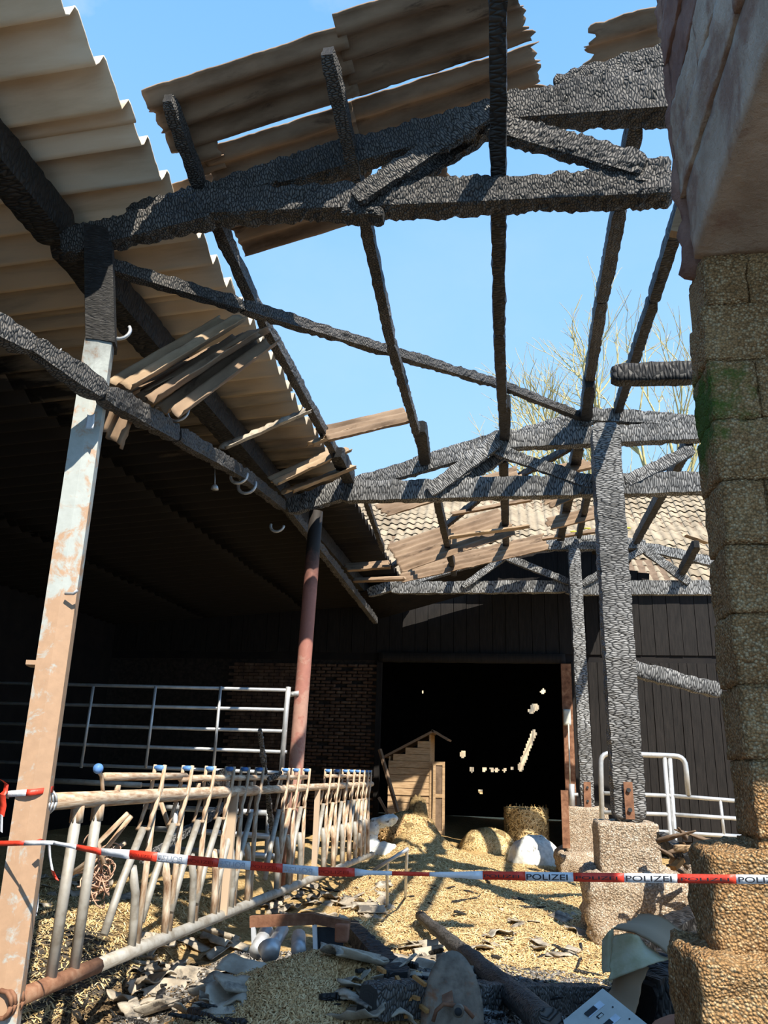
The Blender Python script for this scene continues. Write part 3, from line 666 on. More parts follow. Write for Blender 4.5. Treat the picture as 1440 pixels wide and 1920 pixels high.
purlin([PY(170, 488, 4.15), PY(455, 575, 5.1), PY(735, 660, 6.55), PY(940, 722, 8.1), PY(1092, 782, 9.4)], .085, .095, 'long charred wind brace crossing the sky from left post to middle truss', nm='wind_brace', cat='brace', amp=.012)
purlin([PY(1070, 838, 9.8), PY(900, 935, 12.0), PY(735, 1062, 15.0)], .07, .10, 'thin burnt brace sloping from middle truss down to farthest truss', 'char_black', nm='wind_brace', cat='brace')
# longitudinal plate under the left roof and the broken rail in front of it
def pl(px, py, X): r = ray(px, py); return Vector((X, r[1]*X/r[0], H+r[2]*X/r[0]))
purlin([V((-2.93, 1.0, 4.98)), V((-2.93, 4.2, 4.95)), V((-2.93, 9.5, 4.97)), V((-2.9, 18.4, 4.97))], .22, .24, 'thick black wall plate running back under the left corrugated roof', 'char_black', nm='wall_plate', cat='beam')
rl = [PY(-40, 596, 3.15), PY(60, 648, 3.45), PY(190, 735, 3.92), PY(330, 815, 5.2), PY(450, 885, 7.2), PY(530, 948, 9.2)]
purlin(rl, .10, .13, 'splintered grey rail running past the leaning post to the middle truss', 'char', nm='eaves_rail', cat='beam', amp=.014)
purlin([PY(535, 945, 9.4), PY(640, 1080, 12.3), PY(705, 1165, 15.6)], .10, .13, 'sagging burnt rail hanging from the middle truss to the back', 'char', nm='eaves_rail', cat='beam', amp=.014)
# ------------------------------------------------------------------ left steel post and red pipe post
pa, pb = PY(5, 1900, D1), PY(188, 640, D1)
root = empty('steel_post', V((pa.x, pa.y, 0)), 'tall peeling square steel post at left, pale paint over rust, black on top', 'post')
pa = pb+(pa-pb)*1.35
def sqpost(a, b, s, rot, mt, name, parent, **k):
    a, b = V(a), V(b); n = 60; v = []; f = []; uv = []
    for i in range(n+1):
        c = a+(b-a)*i/n
        for j in range(8):
            t = rot+PI/4*j; rr = s*(.5 if j % 2 == 0 else .64)
            v.append(c+V((math.cos(t)*rr, math.sin(t)*rr, 0))); uv.append((i/n*4, j*.1))
    for i in range(n):
        for j in range(8): b2 = (j+1) % 8; f.append((i*8+j, i*8+b2, i*8+8+b2, i*8+8+j))
    f.append(tuple(range(7, -1, -1))); f.append(tuple(n*8+j for j in range(8)))
    return put(name, v, f, mt, parent, uvs=uv, smooth=False, **k)
sh = sqpost(pa, pb, .175, .40, M['post'], 'shaft', root)
wl = PY(84, 1246, D1); sqpost(wl-V((0, 0, .012)), wl+V((0, 0, .012)), .186, .40, M['post'], 'weld_band', root)
hp = PY(138, 1113, D1-.10); d = tube_d([hp-V((.05, 0, .0)), hp, hp+V((.02, 0, .02))], .009, 6); put('hook', d[0], d[1], M['galv'], root)
d = sheet_d(.12, .05, .2, .01, .004, .03, .03, .02, 4, .02, .01); fl = PY(172, 792, D1-.13)
put('torn_flap', [fl+V((v.y-.025, -.02+v.z, -.06+v.x)) for v in d[0]], d[1], M['tape_white'], root, uvs=d[2])
sqpost(PY(190, 650, D1), V((-2.6, D1, 4.85)), .19, .40, M['char_black'], 'post_head', root)
pa, pb = PY(552, 1475, D2), PY(586, 1045, D2); pb2 = pb+(pb-pa)*.22
root = empty('pipe_post', V((pa.x, pa.y, .25)), 'round dull red pipe post standing at the end of the left gate', 'post')
d = tube_d([V((pa.x-.05, pa.y, .22)), pa, pa+(pb-pa)*.5, pb, pb2], .088, 16); put('shaft', d[0], d[1], M['redpost'], root, uvs=d[2])
d = tube_d([PY(543, 1302, D2-.03), PY(560, 1300, D2-.09)], .03, 8); put('hinge', d[0], d[1], M['galv'], root)
# ------------------------------------------------------------------ pebbly concrete bases
def cblock(name, label, px0, px1, y_top, y_bot, Y, dep, mt='concrete', ftg=None, seed=1):
    a, b, c = PY(px0, y_top, Y), PY(px1, y_top, Y), PY(px0, y_bot, Y); root = empty(name, V(((a.x+b.x)/2, Y+dep/2, 0)), label, 'foundation')
    d = rough_box_d(a.x, b.x, Y, Y+dep, c.z, a.z, .03, .012, .025, seed, 8); put('cap_block', d[0], d[1], M[mt], root)
    if ftg:
        fx0, fx1, fy, Yf = ftg; p, q = PY(fx0, fy, Yf), PY(fx1, fy, Yf)
        d = rough_box_d(p.x, q.x, Yf, Y+dep+.2, -.15, c.z+.03, .055, .05, .12, seed+4, 5); put('rough_footing', d[0], d[1], M[mt], root)
    return root
cblock('concrete_base', 'large square pebbly concrete base under the thick charred post', 1121, 1237, 1541, 1640, 8.85, .62, ftg=(1103, 1300, 1690, 8.65), seed=2)
cblock('concrete_base', 'smaller shaded concrete base behind, under the slimmer silvery post', 1060, 1140, 1512, 1600, 14.7, .7, ftg=(1050, 1150, 1660, 14.5), seed=5)
# ------------------------------------------------------------------ feed barrier
T0, T1 = PY(92, 1503, 4.18), PY(697, 1470, 12.6); B0, B1 = PY(28, 1873, 4.12), PY(697, 1602, 12.6)
fb = empty('feed_barrier', V((T0.x, 4.15, .3)), 'long row of limewashed tubular feed locks with blue rollers', 'feed barrier')
def tp(t): return T0+(T1-T0)*t
def bp(t): return B0+(B1-B0)*t
def tpx(px):
    lo, hi = 0., 1.
    for _ in range(40):
        m_ = (lo+hi)/2
        if proj(tp(m_))[0] < px: lo = m_
        else: hi = m_
    return lo
def tb(name, pts, r, mt, parent=fb, n=8, **k):
    d = tube_d(pts, r, n); return put(name, d[0], d[1], M[mt], parent, uvs=d[2], **k)
tb('top_rail', [tp(t) for t in np.linspace(0, tpx(480), 8)], .045, 'rust_pipe'); tb('top_rail', [tp(t) for t in np.linspace(tpx(483), 1, 8)], .038, 'rust_pipe')
tb('bottom_rail', [bp(t) for t in np.linspace(0, .09, 3)], .045, 'rust'); tb('bottom_rail', [bp(t) for t in np.linspace(.09, 1, 10)], .043, 'rust_grey')
up = V((0, 0, 1)); al = (T1-T0).normalized()
tb('lock_rod', [tp(t)+up*.125 for t in np.linspace(tpx(190), tpx(345), 4)], .024, 'rust_pipe')
tb('lock_rod', [tp(t)+up*.11 for t in np.linspace(tpx(335), tpx(575), 5)], .024, 'rust_pipe')
tb('lock_rod', [tp(t)+up*.12 for t in np.linspace(tpx(610), .99, 5)], .022, 'rust_pipe')
p = tp(tpx(190))+up*.13; d = blob_d(p-al*.08+up*.04, .03, .03, .03, 0, flat=False); put('lever_knob', d[0], d[1], M['blue'], fb)
tb('lever', [p-al*.08+up*.03, p-al*.03+up*.0, p-al*.01-up*.05, p+al*.02-up*.12], .012, 'rust_pipe')
for px in (148, 186):
    t = tpx(px); tb('upright', [bp(t), tp(t)], .030, 'rust_grey', n=10); tb('sleeve', [tp(t)-up*.12, tp(t)-up*.03], .038, 'rust_pipe')
for px in (218, 300, 370, 425, 470):
    t = tpx(px); tb('stop_bolt', [tp(t)+up*.03, tp(t)+up*.075], .02, 'rust_pipe', n=6)
for gi, (units, mt) in enumerate((((288, 342, 386, 424, 453, 481), 'rust_pipe'), ((531, 551, 571), 'rust_pipe'), ((612, 629, 645, 657, 668, 677, 684, 690), 'rust_pipe'))):
    for ui, px in enumerate(units):
        t = tpx(px); c = tp(t); lo = bp(t); s = .16
        side = al.cross(up).normalized()*(.035)      # towards the alley
        if side.x < 0: side = -side
        # swinging bar: plates on top, kink at the rail, foot free above the bottom rail
        hd = c+up*.20+al*.05
        pts = [hd, c+up*.07+al*.03, c-up*.06-al*.02, c-up*.20-al*.10, c*.45+lo*.55-al*.30+V((0, 0, 0)), lo+up*.16-al*.42]
        for sgn in (-1, 1):
            tb('locking_bar', [q+side*sgn for q in pts[:4]], [.014, .015, .016, .012], mt, n=6)
        tb('swing_tube', [pts[3], pts[4], pts[5]], .025, 'rust_grey' if ui % 2 == 0 or gi == 0 else mt, n=10)
        tb('roller', [hd-side*1.0-up*.02, hd+side*1.0-up*.02], .019, 'blue', n=8)
        tb('collar', [pts[3]-side*1.4, pts[3]+side*1.4], .012, mt, n=6)
        # fixed upright and the bent guard tube beside it
        tb('upright', [lo+al*.02, c+al*.02-up*.02], .022, mt, n=8)
        m_ = lo*.55+c*.45
        tb('bent_tube', [lo-al*.05, lo-al*.06+up*.18, lo-al*.02+up*.34-al*.06, lo-al*.16+up*.50], .028, 'rust_pipe' if ui % 2 else 'rust_grey', n=8)
for px, w_ in ((438, .09), (596, .06)):
    t = tpx(px); d = obox_d(bp(t)-al*.05, tp(t)+up*.0, w_, .035, V((0, 1, 0))); put('flat_post', d[0], d[1], M['rust_pipe'], fb, smooth=False)
for pt, nm in ((T0, 'wire_tie'), (B0, 'clamp')):
    for k in range(4):
        c = pt-al*(.02+.03*k); pts = [c+V((.055*math.cos(a), 0, .055*math.sin(a)*1.1)) for a in np.linspace(0, 2*PI, 12)]; tb(nm, pts, .007 if nm == 'wire_tie' else .012, 'galv' if nm == 'wire_tie' else 'rust', n=5)
# ------------------------------------------------------------------ gates and rails
def poly(pts, Y): return [PY(x, y, Y) for x, y in pts]
YG = D2-.1
lg = empty('metal_gate', PY(270, 1465, YG), 'wide galvanised six bar gate in the dark cow shed on the left', 'gate')
for (yl, yr) in ((1280, 1294), (1318, 1331), (1356, 1371), (1390, 1410), (1428, 1449), (1463, 1480)):
    tb('rail', poly([(-30, yl-.6), (538, yr)], YG), .020, 'galv', lg)
for (xa, xb) in ((175, 152), (292, 273), (414, 400)): tb('upright', poly([(xa, 1287), (xb, 1440)], YG-.03), .018, 'galv', lg)
tb('end_post', poly([(541, 1288), (536, 1340), (527, 1458)], YG), .032, 'galv', lg)
tb('corner_loop', poly([(520, 1478), (528, 1460), (530, 1450)], YG), .025, 'galv', lg)
st = empty('stall_rail', PY(430, 1560, 8.6), 'pale horizontal stall rails seen behind the feed locks', 'rail')
for (x0, y0, x1, y1) in ((270, 1512, 500, 1524), (262, 1552, 505, 1568), (300, 1590, 520, 1606)): tb('rail', poly([(x0, y0), (x1, y1)], 8.6), .028, 'galv', st)
for x in (330, 505): tb('upright', [PY(x, 1505, 8.63), PY(x-6, 1640, 8.63)], .03, 'galv', st)
tb('long_rail', poly([(60, 1462), (265, 1472)], 8.8), .03, 'rust_grey', st)
YR = 12.0
rg = empty('rail_gate', PY(1240, 1600, YR), 'silver tubular gate with rounded top corners behind the concrete bases', 'gate')
def arcpts(pts, Y, n=5):
    pts = poly(pts, Y); out = [pts[0]]
    for i in range(1, len(pts)-1):
        a, b, c = pts[i-1], pts[i], pts[i+1]; r_ = .14; p = b+(a-b).normalized()*r_; q = b+(c-b).normalized()*r_
        for k in range(n+1): t = k/n; out.append(p*(1-t)**2+b*2*t*(1-t)+q*t*t)
    return out+[pts[-1]]
tb('bent_frame', arcpts([(1130, 1590), (1126, 1412), (1284, 1418), (1291, 1492)], YR), .035, 'galv', rg, n=10)
for y0, y1 in ((1487, 1492), (1523, 1527), (1557, 1560)): tb('rail', poly([(1133, y0), (1256, y1)], YR), .026, 'galv', rg)
tb('end_post', poly([(1246, 1420), (1258, 1580), (1260, 1610)], YR), .030, 'galv', rg); tb('end_post', poly([(1256, 1422), (1266, 1580), (1268, 1610)], YR), .030, 'galv', rg)
for y0, y1 in ((1492, 1500), (1527, 1533), (1561, 1566)): tb('rail', poly([(1262, y0), (1400, y1+3)], YR), .026, 'galv', rg)
tb('upright', poly([(1350, 1497), (1359, 1578)], YR), .022, 'galv', rg)
cl = empty('rail_clamp', PY(1073, 1516, 14.85), 'pale steel rail end standing left of the slimmer post', 'rail')
tb('upright', poly([(1072, 1470), (1073, 1516)], 14.85), .05, 'galv', cl); tb('rail', poly([(1072, 1490), (1084, 1490)], 14.85), .03, 'galv', cl)
d = obox_d(PY(1058, 1482, 14.4), PY(1062, 1590, 14.4), .12, .10, V((0, 1, 0))); put('steel_stanchion', d[0], d[1], M['rust'], smooth=False, label='rusty square stanchion left of the smaller concrete base', cat='post')
p = PY(1064, 1345, 18.2)
sb = empty('switch_box', p+V((0, 0, -.17)), 'white electrical switch box on the rusty door jamb', 'switch box')
d = rough_box_d(p.x-.09, p.x+.07, p.y-.06, p.y+.10, p.z-.17, p.z+.17, .06, .001, .01); put('housing', d[0], d[1], M['plastic'], sb)
tb('conduit', [PY(1066, 1358, 18.15), PY(1069, 1480, 18.15)], .015, 'plastic', sb)
# ------------------------------------------------------------------ roof patch over the nearest truss
def rs(x): return 5.36+.275*(x+1.93)          # underside height of the main roof plane
def roof_sheet(x0, x1, y0, y1, label, mt='sheet_brown', dz=0., seed=0, tilt=0., yaw=0., pitch=.177, amp=.026, **k):
    L = (x1-x0)*1.035; d = sheet_d(L, y1-y0, pitch, amp, .009, seed=seed, **k)
    R = Matrix.Rotation(yaw, 4, 'Z') @ Matrix.Rotation(-math.atan(.275)+tilt, 4, 'Y')
    vs = [R @ v + V((x0, y0, rs(x0)+dz)) for v in d[0]]
    return put('roof_sheet', vs, d[1], M[mt], uvs=d[2], label=label, cat='roof sheet')
J = dict(du=.035, dv=.016)
roof_sheet(-2.10, -.86, 3.47, 3.98, 'brown corrugated sheet at the left corner of the roof patch', seed=1, jag0=.06, jagw=.02, **J)
roof_sheet(-.92, .30, 3.40, 3.98, 'broad corrugated sheet at the top of the frame right of the second purlin', seed=2, jag1=.24, jagw=.02, dz=.02, **J)
roof_sheet(-1.98, -.92, 4.02, 4.60, 'corrugated sheet below the long gap, left half of the roof patch', seed=3, jag0=.14, jagw=.03, **J)
roof_sheet(-1.02, .42, 4.03, 4.62, 'corrugated sheet below the gap, right half of the roof patch', seed=4, jag1=.28, jagw=.025, dz=.02, **J)
roof_sheet(-2.06, -1.75, 3.93, 4.16, 'narrow torn strip of sheet beside the leftmost purlin', seed=5, jag0=.12, jag1=.1, jagw=.03, dz=-.03, **J)
roof_sheet(-2.02, -.85, 4.63, 5.12, 'strip of sheet hanging just below the nearest truss', seed=6, jag0=.1, jag1=.1, jagw=.05, dz=.0, **J)
roof_sheet(-.86, -.30, 4.64, 4.95, 'short strip of sheet behind the inner brace of the nearest truss', seed=16, jag0=.1, jag1=.14, jagw=.05, dz=.0, **J)
roof_sheet(-2.50, -1.85, 4.25, 4.55, 'broken sheet corner lying on the left end of the nearest truss', seed=7, jag0=.2, jag1=.1, jagw=.03, dz=.02, **J)
roof_sheet(.50, 1.10, 4.02, 4.32, 'torn grey sheet at top right beside the right wall', seed=8, jag0=.22, jagw=.04, dz=.02, yaw=.05, **J)
# ------------------------------------------------------------------ loose sheets further back, spanned between two pictured corners
def loose(a, b, wid, label, Ya, Yb, seed, mt='sheet', pitch=.14, amp=.026, roll=0., jag=.14, nm='broken_sheet', hang=False):
    p, q = PY(a[0], a[1], Ya), PY(b[0], b[1], Yb); L = (q-p).length
    d = sheet_d(L, wid, pitch, amp, .009, jag, jag, .05, seed, .04, .018)
    x = (q-p).normalized(); zz = V((0, 0, 1)) if not hang else V((0, -1, .3)); y = zz.cross(x).normalized(); z = x.cross(y)
    y2 = y*math.cos(roll)+z*math.sin(roll); z2 = x.cross(y2)
    vs = [p+x*v.x+y2*(v.y-wid/2)+z2*v.z for v in d[0]]
    return put(nm, vs, d[1], M[mt], uvs=d[2], label=label, cat='roof sheet')
loose((205, 732), (445, 590), .34, 'upper strip of the broken sheets fanned over the grey rail', 4.4, 5.0, 21, roll=.5)
loose((255, 758), (470, 620), .36, 'middle strip of the broken sheets fanned over the grey rail', 4.5, 5.1, 22, 'sheet_brown', roll=.3)
loose((300, 780), (502, 632), .36, 'lower strip of the broken sheets fanned over the grey rail', 4.6, 5.2, 23, 'sheet_brown', roll=.45)
loose((240, 745), (200, 830), .28, 'torn sheet end hanging below the grey rail beside the peeling post', 4.5, 4.45, 24, 'sheet_brown', roll=.9, jag=.08)
loose((228, 752), (485, 618), .60, 'broad perforated sheet at the back of the fanned broken sheets', 4.75, 5.3, 45, 'sheet_brown', roll=.35, jag=.2)
loose((405, 845), (590, 765), .12, 'slim pale strip of sheet leaning up to the leftmost purlin', 6.6, 7.1, 25, mt='sheet_grey', roll=.6)
loose((500, 908), (655, 838), .30, 'upper broken sheet lodged above the left end of the middle truss', 8.2, 8.8, 26, roll=.5)
loose((530, 925), (668, 872), .26, 'lower broken sheet lodged above the left end of the middle truss', 8.5, 9.0, 27, roll=.35)
loose((600, 815), (772, 775), .50, 'corrugated sheet bridging the two left purlins against the sky', 7.9, 8.2, 28, 'sheet_brown', roll=.75, jag=.06)
loose((570, 838), (660, 800), .20, 'small torn sheet under the leftmost purlin', 7.9, 8.1, 29, roll=.5)
loose((706, 962), (905, 900), .42, 'long brown sheet sagging behind the tie beam of the middle truss', 10.8, 11.2, 30, 'sheet_brown', roll=.75)
loose((733, 1050), (960, 975), .85, 'big sooty sheet with torn edges in front of the tiled roof', 12.6, 13.0, 31, 'sheet_brown', roll=.85)
loose((745, 1080), (1030, 1015), .55, 'lower sooty sheet hanging over the farthest truss', 14.2, 14.4, 32, 'sheet_brown', roll=.8)
loose((860, 925), (985, 885), .42, 'torn brown sheet left of the middle purlin behind the middle truss', 10.6, 10.9, 33, 'sheet_brown', roll=.75)
loose((835, 1008), (1000, 985), .22, 'pale split sheet strip between the dark purlins', 12.0, 12.2, 34, roll=.4)
loose((840, 965), (1000, 935), .22, 'narrow split sheet above the pale strip between the dark purlins', 12.3, 12.4, 44, 'sheet_brown', roll=.6)
loose((1015, 945), (1112, 905), .45, 'crumpled dark sheet stuck left of the thick post', 11.5, 11.6, 35, 'sheet_brown', roll=.8)
loose((1020, 985), (1125, 960), .45, 'crumpled sheet below it left of the thick post', 12.6, 12.7, 36, 'sheet_brown', roll=.7)
loose((1000, 1012), (1160, 990), .25, 'splintered sheet lying along the ridge of the farthest truss', 14.8, 14.9, 37, 'sheet_brown', roll=.5)
loose((1040, 885), (1115, 868), .42, 'small sheet remnant above the tie beam beside the thick post', 10.2, 10.3, 38, 'sheet_brown', roll=.6)
loose((1275, 1000), (1330, 1020), .30, 'splintered sheet end beside the right wall above the tiles', 13.6, 13.7, 39, roll=.4)
loose((640, 1065), (738, 1058), .45, 'tattered sheet remains at the foot of the left roof edge', 13.0, 13.2, 40, 'sheet_brown', roll=.5)
loose((655, 1088), (765, 1084), .35, 'lower tattered sheet remains left of the farthest truss', 13.6, 13.8, 41, 'sheet_brown', roll=.4)
# hooks, cup and wires on the grey rail
def hook(px, py, r, Y, label, a0=2.6, a1=6.6):
    c = PY(px, py, Y); pts = [c+V((r*math.cos(a), .2*r*math.sin(a), r*math.sin(a))) for a in np.linspace(a0, a1, 14)]
    d = tube_d(pts, .011 if Y < 6 else .018, 6); put('gutter_hook', d[0], d[1], M['galv'], uvs=d[2], label=label, cat='hook')
hook(228, 622, .055, 4.0, 'pale gutter hook on the black top of the peeling post', 4.4, 7.0)
hook(334, 772, .08, 5.1, 'pale gutter hook below the fanned broken sheets', 3.3, 6.4)
hook(448, 892, .085, 7.3, 'left one of the two round gutter hooks under the grey rail', 2.4, 6.6)
hook(463, 910, .095, 7.6, 'right one of the two round gutter hooks under the grey rail', 2.8, 6.7)
hook(520, 985, .085, 9.1, 'round gutter hook below the left end of the middle truss', 2.9, 6.2)
p = PY(403, 880, 6.7); q = PY(403, 912, 6.7)
lc = empty('hanging_cup', q, 'small pale cup hanging on a wire below the grey rail', 'cup')
tb('wire', [p, q], .004, 'galv', lc); tb('bowl', [q+V((0, 0, .02)), q, q-V((0, 0, .03))], [.01, .03, .038], 'galv', lc)
for k, (x, y) in enumerate(((45, 622), (78, 640), (112, 658))):
    Y = 3.4+.15*k; a = PY(x, y+6, Y); d = tube_d([a-V((0, 0, .03)), a+V((-.003, 0, .02)), a+V((.005, 0, .035))], .004, 6); put('nail', d[0], d[1], M['galv'], label='bent pale nail standing up from the grey rail at far left', cat='nail', group='nails on the grey rail')
# ------------------------------------------------------------------ barrier tape
TA, TB_ = V((-2.34, 3.86, 0)), V((.75, 2.35, 0))
def tpt(px, py):
    r = ray(px, py); n = V((TB_.y-TA.y, -(TB_.x-TA.x), 0)); o = V((0, 0, H)); t = (TA-o).dot(V((n.x, n.y, 0)))/(r[0]*n.x+r[1]*n.y)
    return V((r[0]*t, r[1]*t, H+r[2]*t))
tape = empty('barrier_tape', tpt(700, 1638), 'red and white police barrier tape stretched across the foreground', 'tape')
bnd = [-30, 45, 100, 143, 190, 243, 295, 352, 410, 470, 530, 597, 665, 735, 805, 905, 985, 1075, 1170, 1270, 1380, 1480]
yy = lambda x: np.interp(x, [-30, 100, 190, 400, 600, 840, 1100, 1440, 1500], [1582, 1580, 1597, 1617, 1634, 1640, 1645, 1649, 1650])
hh = lambda x: np.interp(x, [-30, 90, 110, 145, 240, 660, 690, 800, 900, 1000, 1440, 1500], [8, 7, 5, 8, 14, 14, 7, 6, 13, 14, 13, 13])
def ribbon(pts, ws, m_, name, parent, tw=0.):
    v = []; f = []; uv = []
    for i, (p, w_) in enumerate(zip(pts, ws)):
        a = .25*math.sin(i*.9+tw); q = V((0, math.sin(a), math.cos(a)))*w_/2
        for o in (-1, 1):
            for e in (-.0012, .0012): v.append(p+q*o+V((0, e, 0))); uv.append((i*.05, o))
    for i in range(len(pts)-1):
        a = i*4; b = a+4; f += [(a, b, b+2, a+2), (a+1, a+3, b+3, b+1), (a, a+1, b+1, b), (a+2, b+2, b+3, a+3)]
    f += [(0, 2, 3, 1), (len(v)-4, len(v)-3, len(v)-1, len(v)-2)]
    return put(name, v, f, m_, parent, uvs=uv)
def text_on(word, p, ux, uy, wdt, hgt, mt, parent, name='lettering'):
    cu = bpy.data.curves.new('lettering', 'FONT'); cu.body = word; cu.size = 1; cu.extrude = .0; cu.offset = .012
    to = bpy.data.objects.new('tmp', cu); C.objects.link(to); bpy.context.view_layer.update()
    me = bpy.data.meshes.new_from_object(to.evaluated_get(bpy.context.evaluated_depsgraph_get())); bpy.data.objects.remove(to)
    xs = [v.co.x for v in me.vertices]; ys = [v.co.y for v in me.vertices]; x0, x1, y0, y1 = min(xs), max(xs), min(ys), max(ys)
    vs = [p+ux*((v.co.x-x0)/(x1-x0)-.5)*wdt+uy*((v.co.y-y0)/(y1-y0)-.5)*hgt for v in me.vertices]
    fs = [tuple(q.vertices) for q in me.polygons]; bpy.data.meshes.remove(me)
    return put(name, vs, fs, M[mt], parent, smooth=False)
for i in range(len(bnd)-1):
    a, b = bnd[i], bnd[i+1]; red = (i % 2 == 1) if b > 735 else (i % 2 == 1)
    red = i in (0, 3, 5, 7, 9, 11, 13, 15, 17, 19) if a < 600 else i in (11, 13, 15, 17, 19)
    red = {0: 1, 1: 1, 2: 0}.get(i, None) if i < 3 else (i % 2 == 0)
    if i >= 3: red = [(143, 1), (190, 1), (243, 0), (295, 1), (352, 0), (410, 1), (470, 0), (530, 0), (597, 1), (665, 0), (735, 1), (805, 0), (905, 1), (985, 0), (1075, 1), (1170, 0), (1270, 1), (1380, 0)][i-3][1]
    if a == 143: red = 1
    if a == 190: red = 0
    if a == 243: red = 0
    # colour runs read off the photograph
    mid = (a+b)/2; red = any(lo < mid < hi for lo, hi in ((-30, 45), (143, 190), (243, 295), (352, 410), (470, 530), (597, 665), (735, 805), (905-5, 985), (1075, 1170), (1270, 1380)))
    if 143 <= mid <= 190: red = True
    n = max(3, int((b-a)/14)); xs = np.linspace(a, b, n+1); pts = [tpt(x, yy(x)) for x in xs]
    ws = [hh(x)/F*math.hypot(p.x, p.y)*1.03 for x, p in zip(xs, pts)]
    seg = ribbon(pts, ws, M['tape_red' if red else 'tape_white'], 'tape_section', tape, i)
    dirx = (pts[-1]-pts[0]).normalized(); nrm = V((0, 0, 1)).cross(dirx).normalized(); nrm = nrm if nrm.y < 0 else -nrm
    if a >= 240 and not (665 <= a < 900):
        c = (pts[0]+pts[-1])/2+nrm*.016; 
        if red: text_on('POLIZEI', c, dirx, V((0, 0, 1)), (pts[-1]-pts[0]).length*.82, ws[0]*.35, 'ink' if a > 800 else 'darkred', seg)
        elif a > 800: text_on('POLIZEI', c, dirx, V((0, 0, 1)), (pts[-1]-pts[0]).length*.86, ws[0]*.62, 'ink', seg)
        else: text_on('POLIZEI', c, -dirx, V((0, 0, 1)), (pts[-1]-pts[0]).length*.82, ws[0]*.6, 'ink_pale', seg)
# loop round the peeling post and the dangling tail
pc = lambda py: PY(np.interp(py, [1480, 1600], [58, 42]), py, D1)
def loop(py, m1, r=.118):
    c = pc(py)
    for k, (a0, a1) in enumerate(((PI*1.0, PI*1.62), (PI*1.62, PI*2.05))):
        pts = [c+V((r*math.cos(a), r*math.sin(a), .012*(a-4.5))) for a in np.linspace(a0, a1, 8)]
        ribbon(pts, [.032]*8, M['tape_white' if k == m1 else 'tape_red'], 'post_wrap', tape)
loop(1487, 0); 
tail = empty('tape_tail', PY(50, 1780, 3.9), 'twisted end of barrier tape hanging behind the peeling post, lettered POL', 'tape')
def rib_px(pts, Y, w_, mt, parent, nm='tape_section'): return ribbon([PY(x, y, Y) for x, y in pts], w_ if isinstance(w_, list) else [w_]*len(pts), M[mt], nm, parent)
def rib_v(pts, Y, wpx, mt, parent):
    v = []; f = []; uv = []
    for i, (x, y) in enumerate(pts):
        for s in (-.5, .5):
            for e in (0, .002): p = PY(x+s*wpx[i], y+s*3, Y+.03*math.sin(i)); v.append(p+V((0, e, 0))); uv.append((i*.1, s))
    for i in range(len(pts)-1):
        a = i*4; b = a+4; f += [(a, a+2, b+2, b), (a+1, b+1, b+3, a+3), (a, b, b+1, a+1), (a+2, a+3, b+3, b+2)]
    return put('tape_section', v, f, M[mt], parent, uvs=uv)
rib_v([(57, 1640), (60, 1655), (62, 1662)], 4.35, [8, 13, 18], 'tape_red', tail)
s_ = rib_v([(62, 1658), (63, 1675), (61, 1700), (58, 1716)], 4.35, [16, 20, 21, 20], 'tape_white', tail)
rib_v([(57, 1714), (50, 1745), (38, 1775), (25, 1810)], 4.35, [20, 23, 20, 14], 'tape_red', tail)
text_on('POL', PY(62, 1688, 4.28), (PY(60, 1660, 4.28)-PY(62, 1700, 4.28)).normalized(), V((-1, 0, 0)), .13, .038, 'ink', s_)
t2_ = empty('tape_tail', PY(104, 1640, 3.95), 'short loose tape end with red tip dangling right of the peeling post', 'tape')
rib_v([(68, 1578), (80, 1574), (92, 1586)], 3.95, [7, 9, 6], 'tape_red', t2_); rib_v([(92, 1584), (93, 1605), (98, 1632)], 3.95, [5, 5, 5], 'tape_white', t2_); rib_v([(98, 1632), (102, 1642), (107, 1650)], 3.95, [6, 8, 7], 'tape_red', t2_)
t3_ = empty('tape_tail', PY(3, 1520, 3.95), 'red tape knot at the left frame edge beside the peeling post', 'tape')
rib_v([(2, 1462), (12, 1470), (10, 1484), (2, 1492)], 3.95, [6, 8, 8, 10], 'tape_red', t3_); rib_v([(4, 1490), (6, 1510), (3, 1530)], 3.95, [12, 12, 9], 'tape_red', t3_); rib_v([(3, 1528), (2, 1560)], 3.95, [5, 5], 'tape_white', t3_)
# ------------------------------------------------------------------ things at the barn door
hy = 17.0; hx0, hx1 = PY(727, 1500, hy).x, PY(806, 1500, hy).x; hz0 = .15; zl = PY(727, 1418, hy).z; zr = PY(806, 1377, hy).z
hut = empty('wooden_hut', V(((hx0+hx1)/2, hy+.5, hz0)), 'small planked wooden hut with sloping roof at the barn doorway', 'hut')
nbd = 15; hstep = (zr-hz0)/nbd
for k in range(nbd):
    z0 = hz0+k*hstep; z1 = z0+hstep-.006
    xa = hx0 if z1 < zl else hx0+(hx1-hx0)*(z1-zl)/(zr-zl+1e-6)
    if xa > hx1-.06: continue
    y = hy+random.uniform(-.006, .006); v, f = box_d(xa, hx1, y-.012, y+.02, z0, z1); v = [V((p.x, p.y-(.012 if p.z < z0+.01 else 0), p.z)) for p in v]
    put('board', v, f, M['wood'], hut, smooth=False)
put('side_wall', *box_d(hx1-.03, hx1, hy+.03, hy+1.0, hz0, zr), M['wood'], hut, smooth=False); put('side_wall', *box_d(hx0, hx0+.03, hy+.03, hy+1.0, hz0, zl), M['wood'], hut, smooth=False)
d = obox_d(V((hx0-.1, hy+.45, zl-.02)), V((hx1+.07, hy+.45, zr+.07)), 1.15, .04); put('roof_panel', d[0], d[1], M['wood_dark'], hut, smooth=False)
d = obox_d(V((hx1+.03, hy+.45, zr+.08)), V((hx1+.36, hy+.45, zr-.10)), 1.15, .04); put('roof_panel', d[0], d[1], M['wood_dark'], hut, smooth=False)
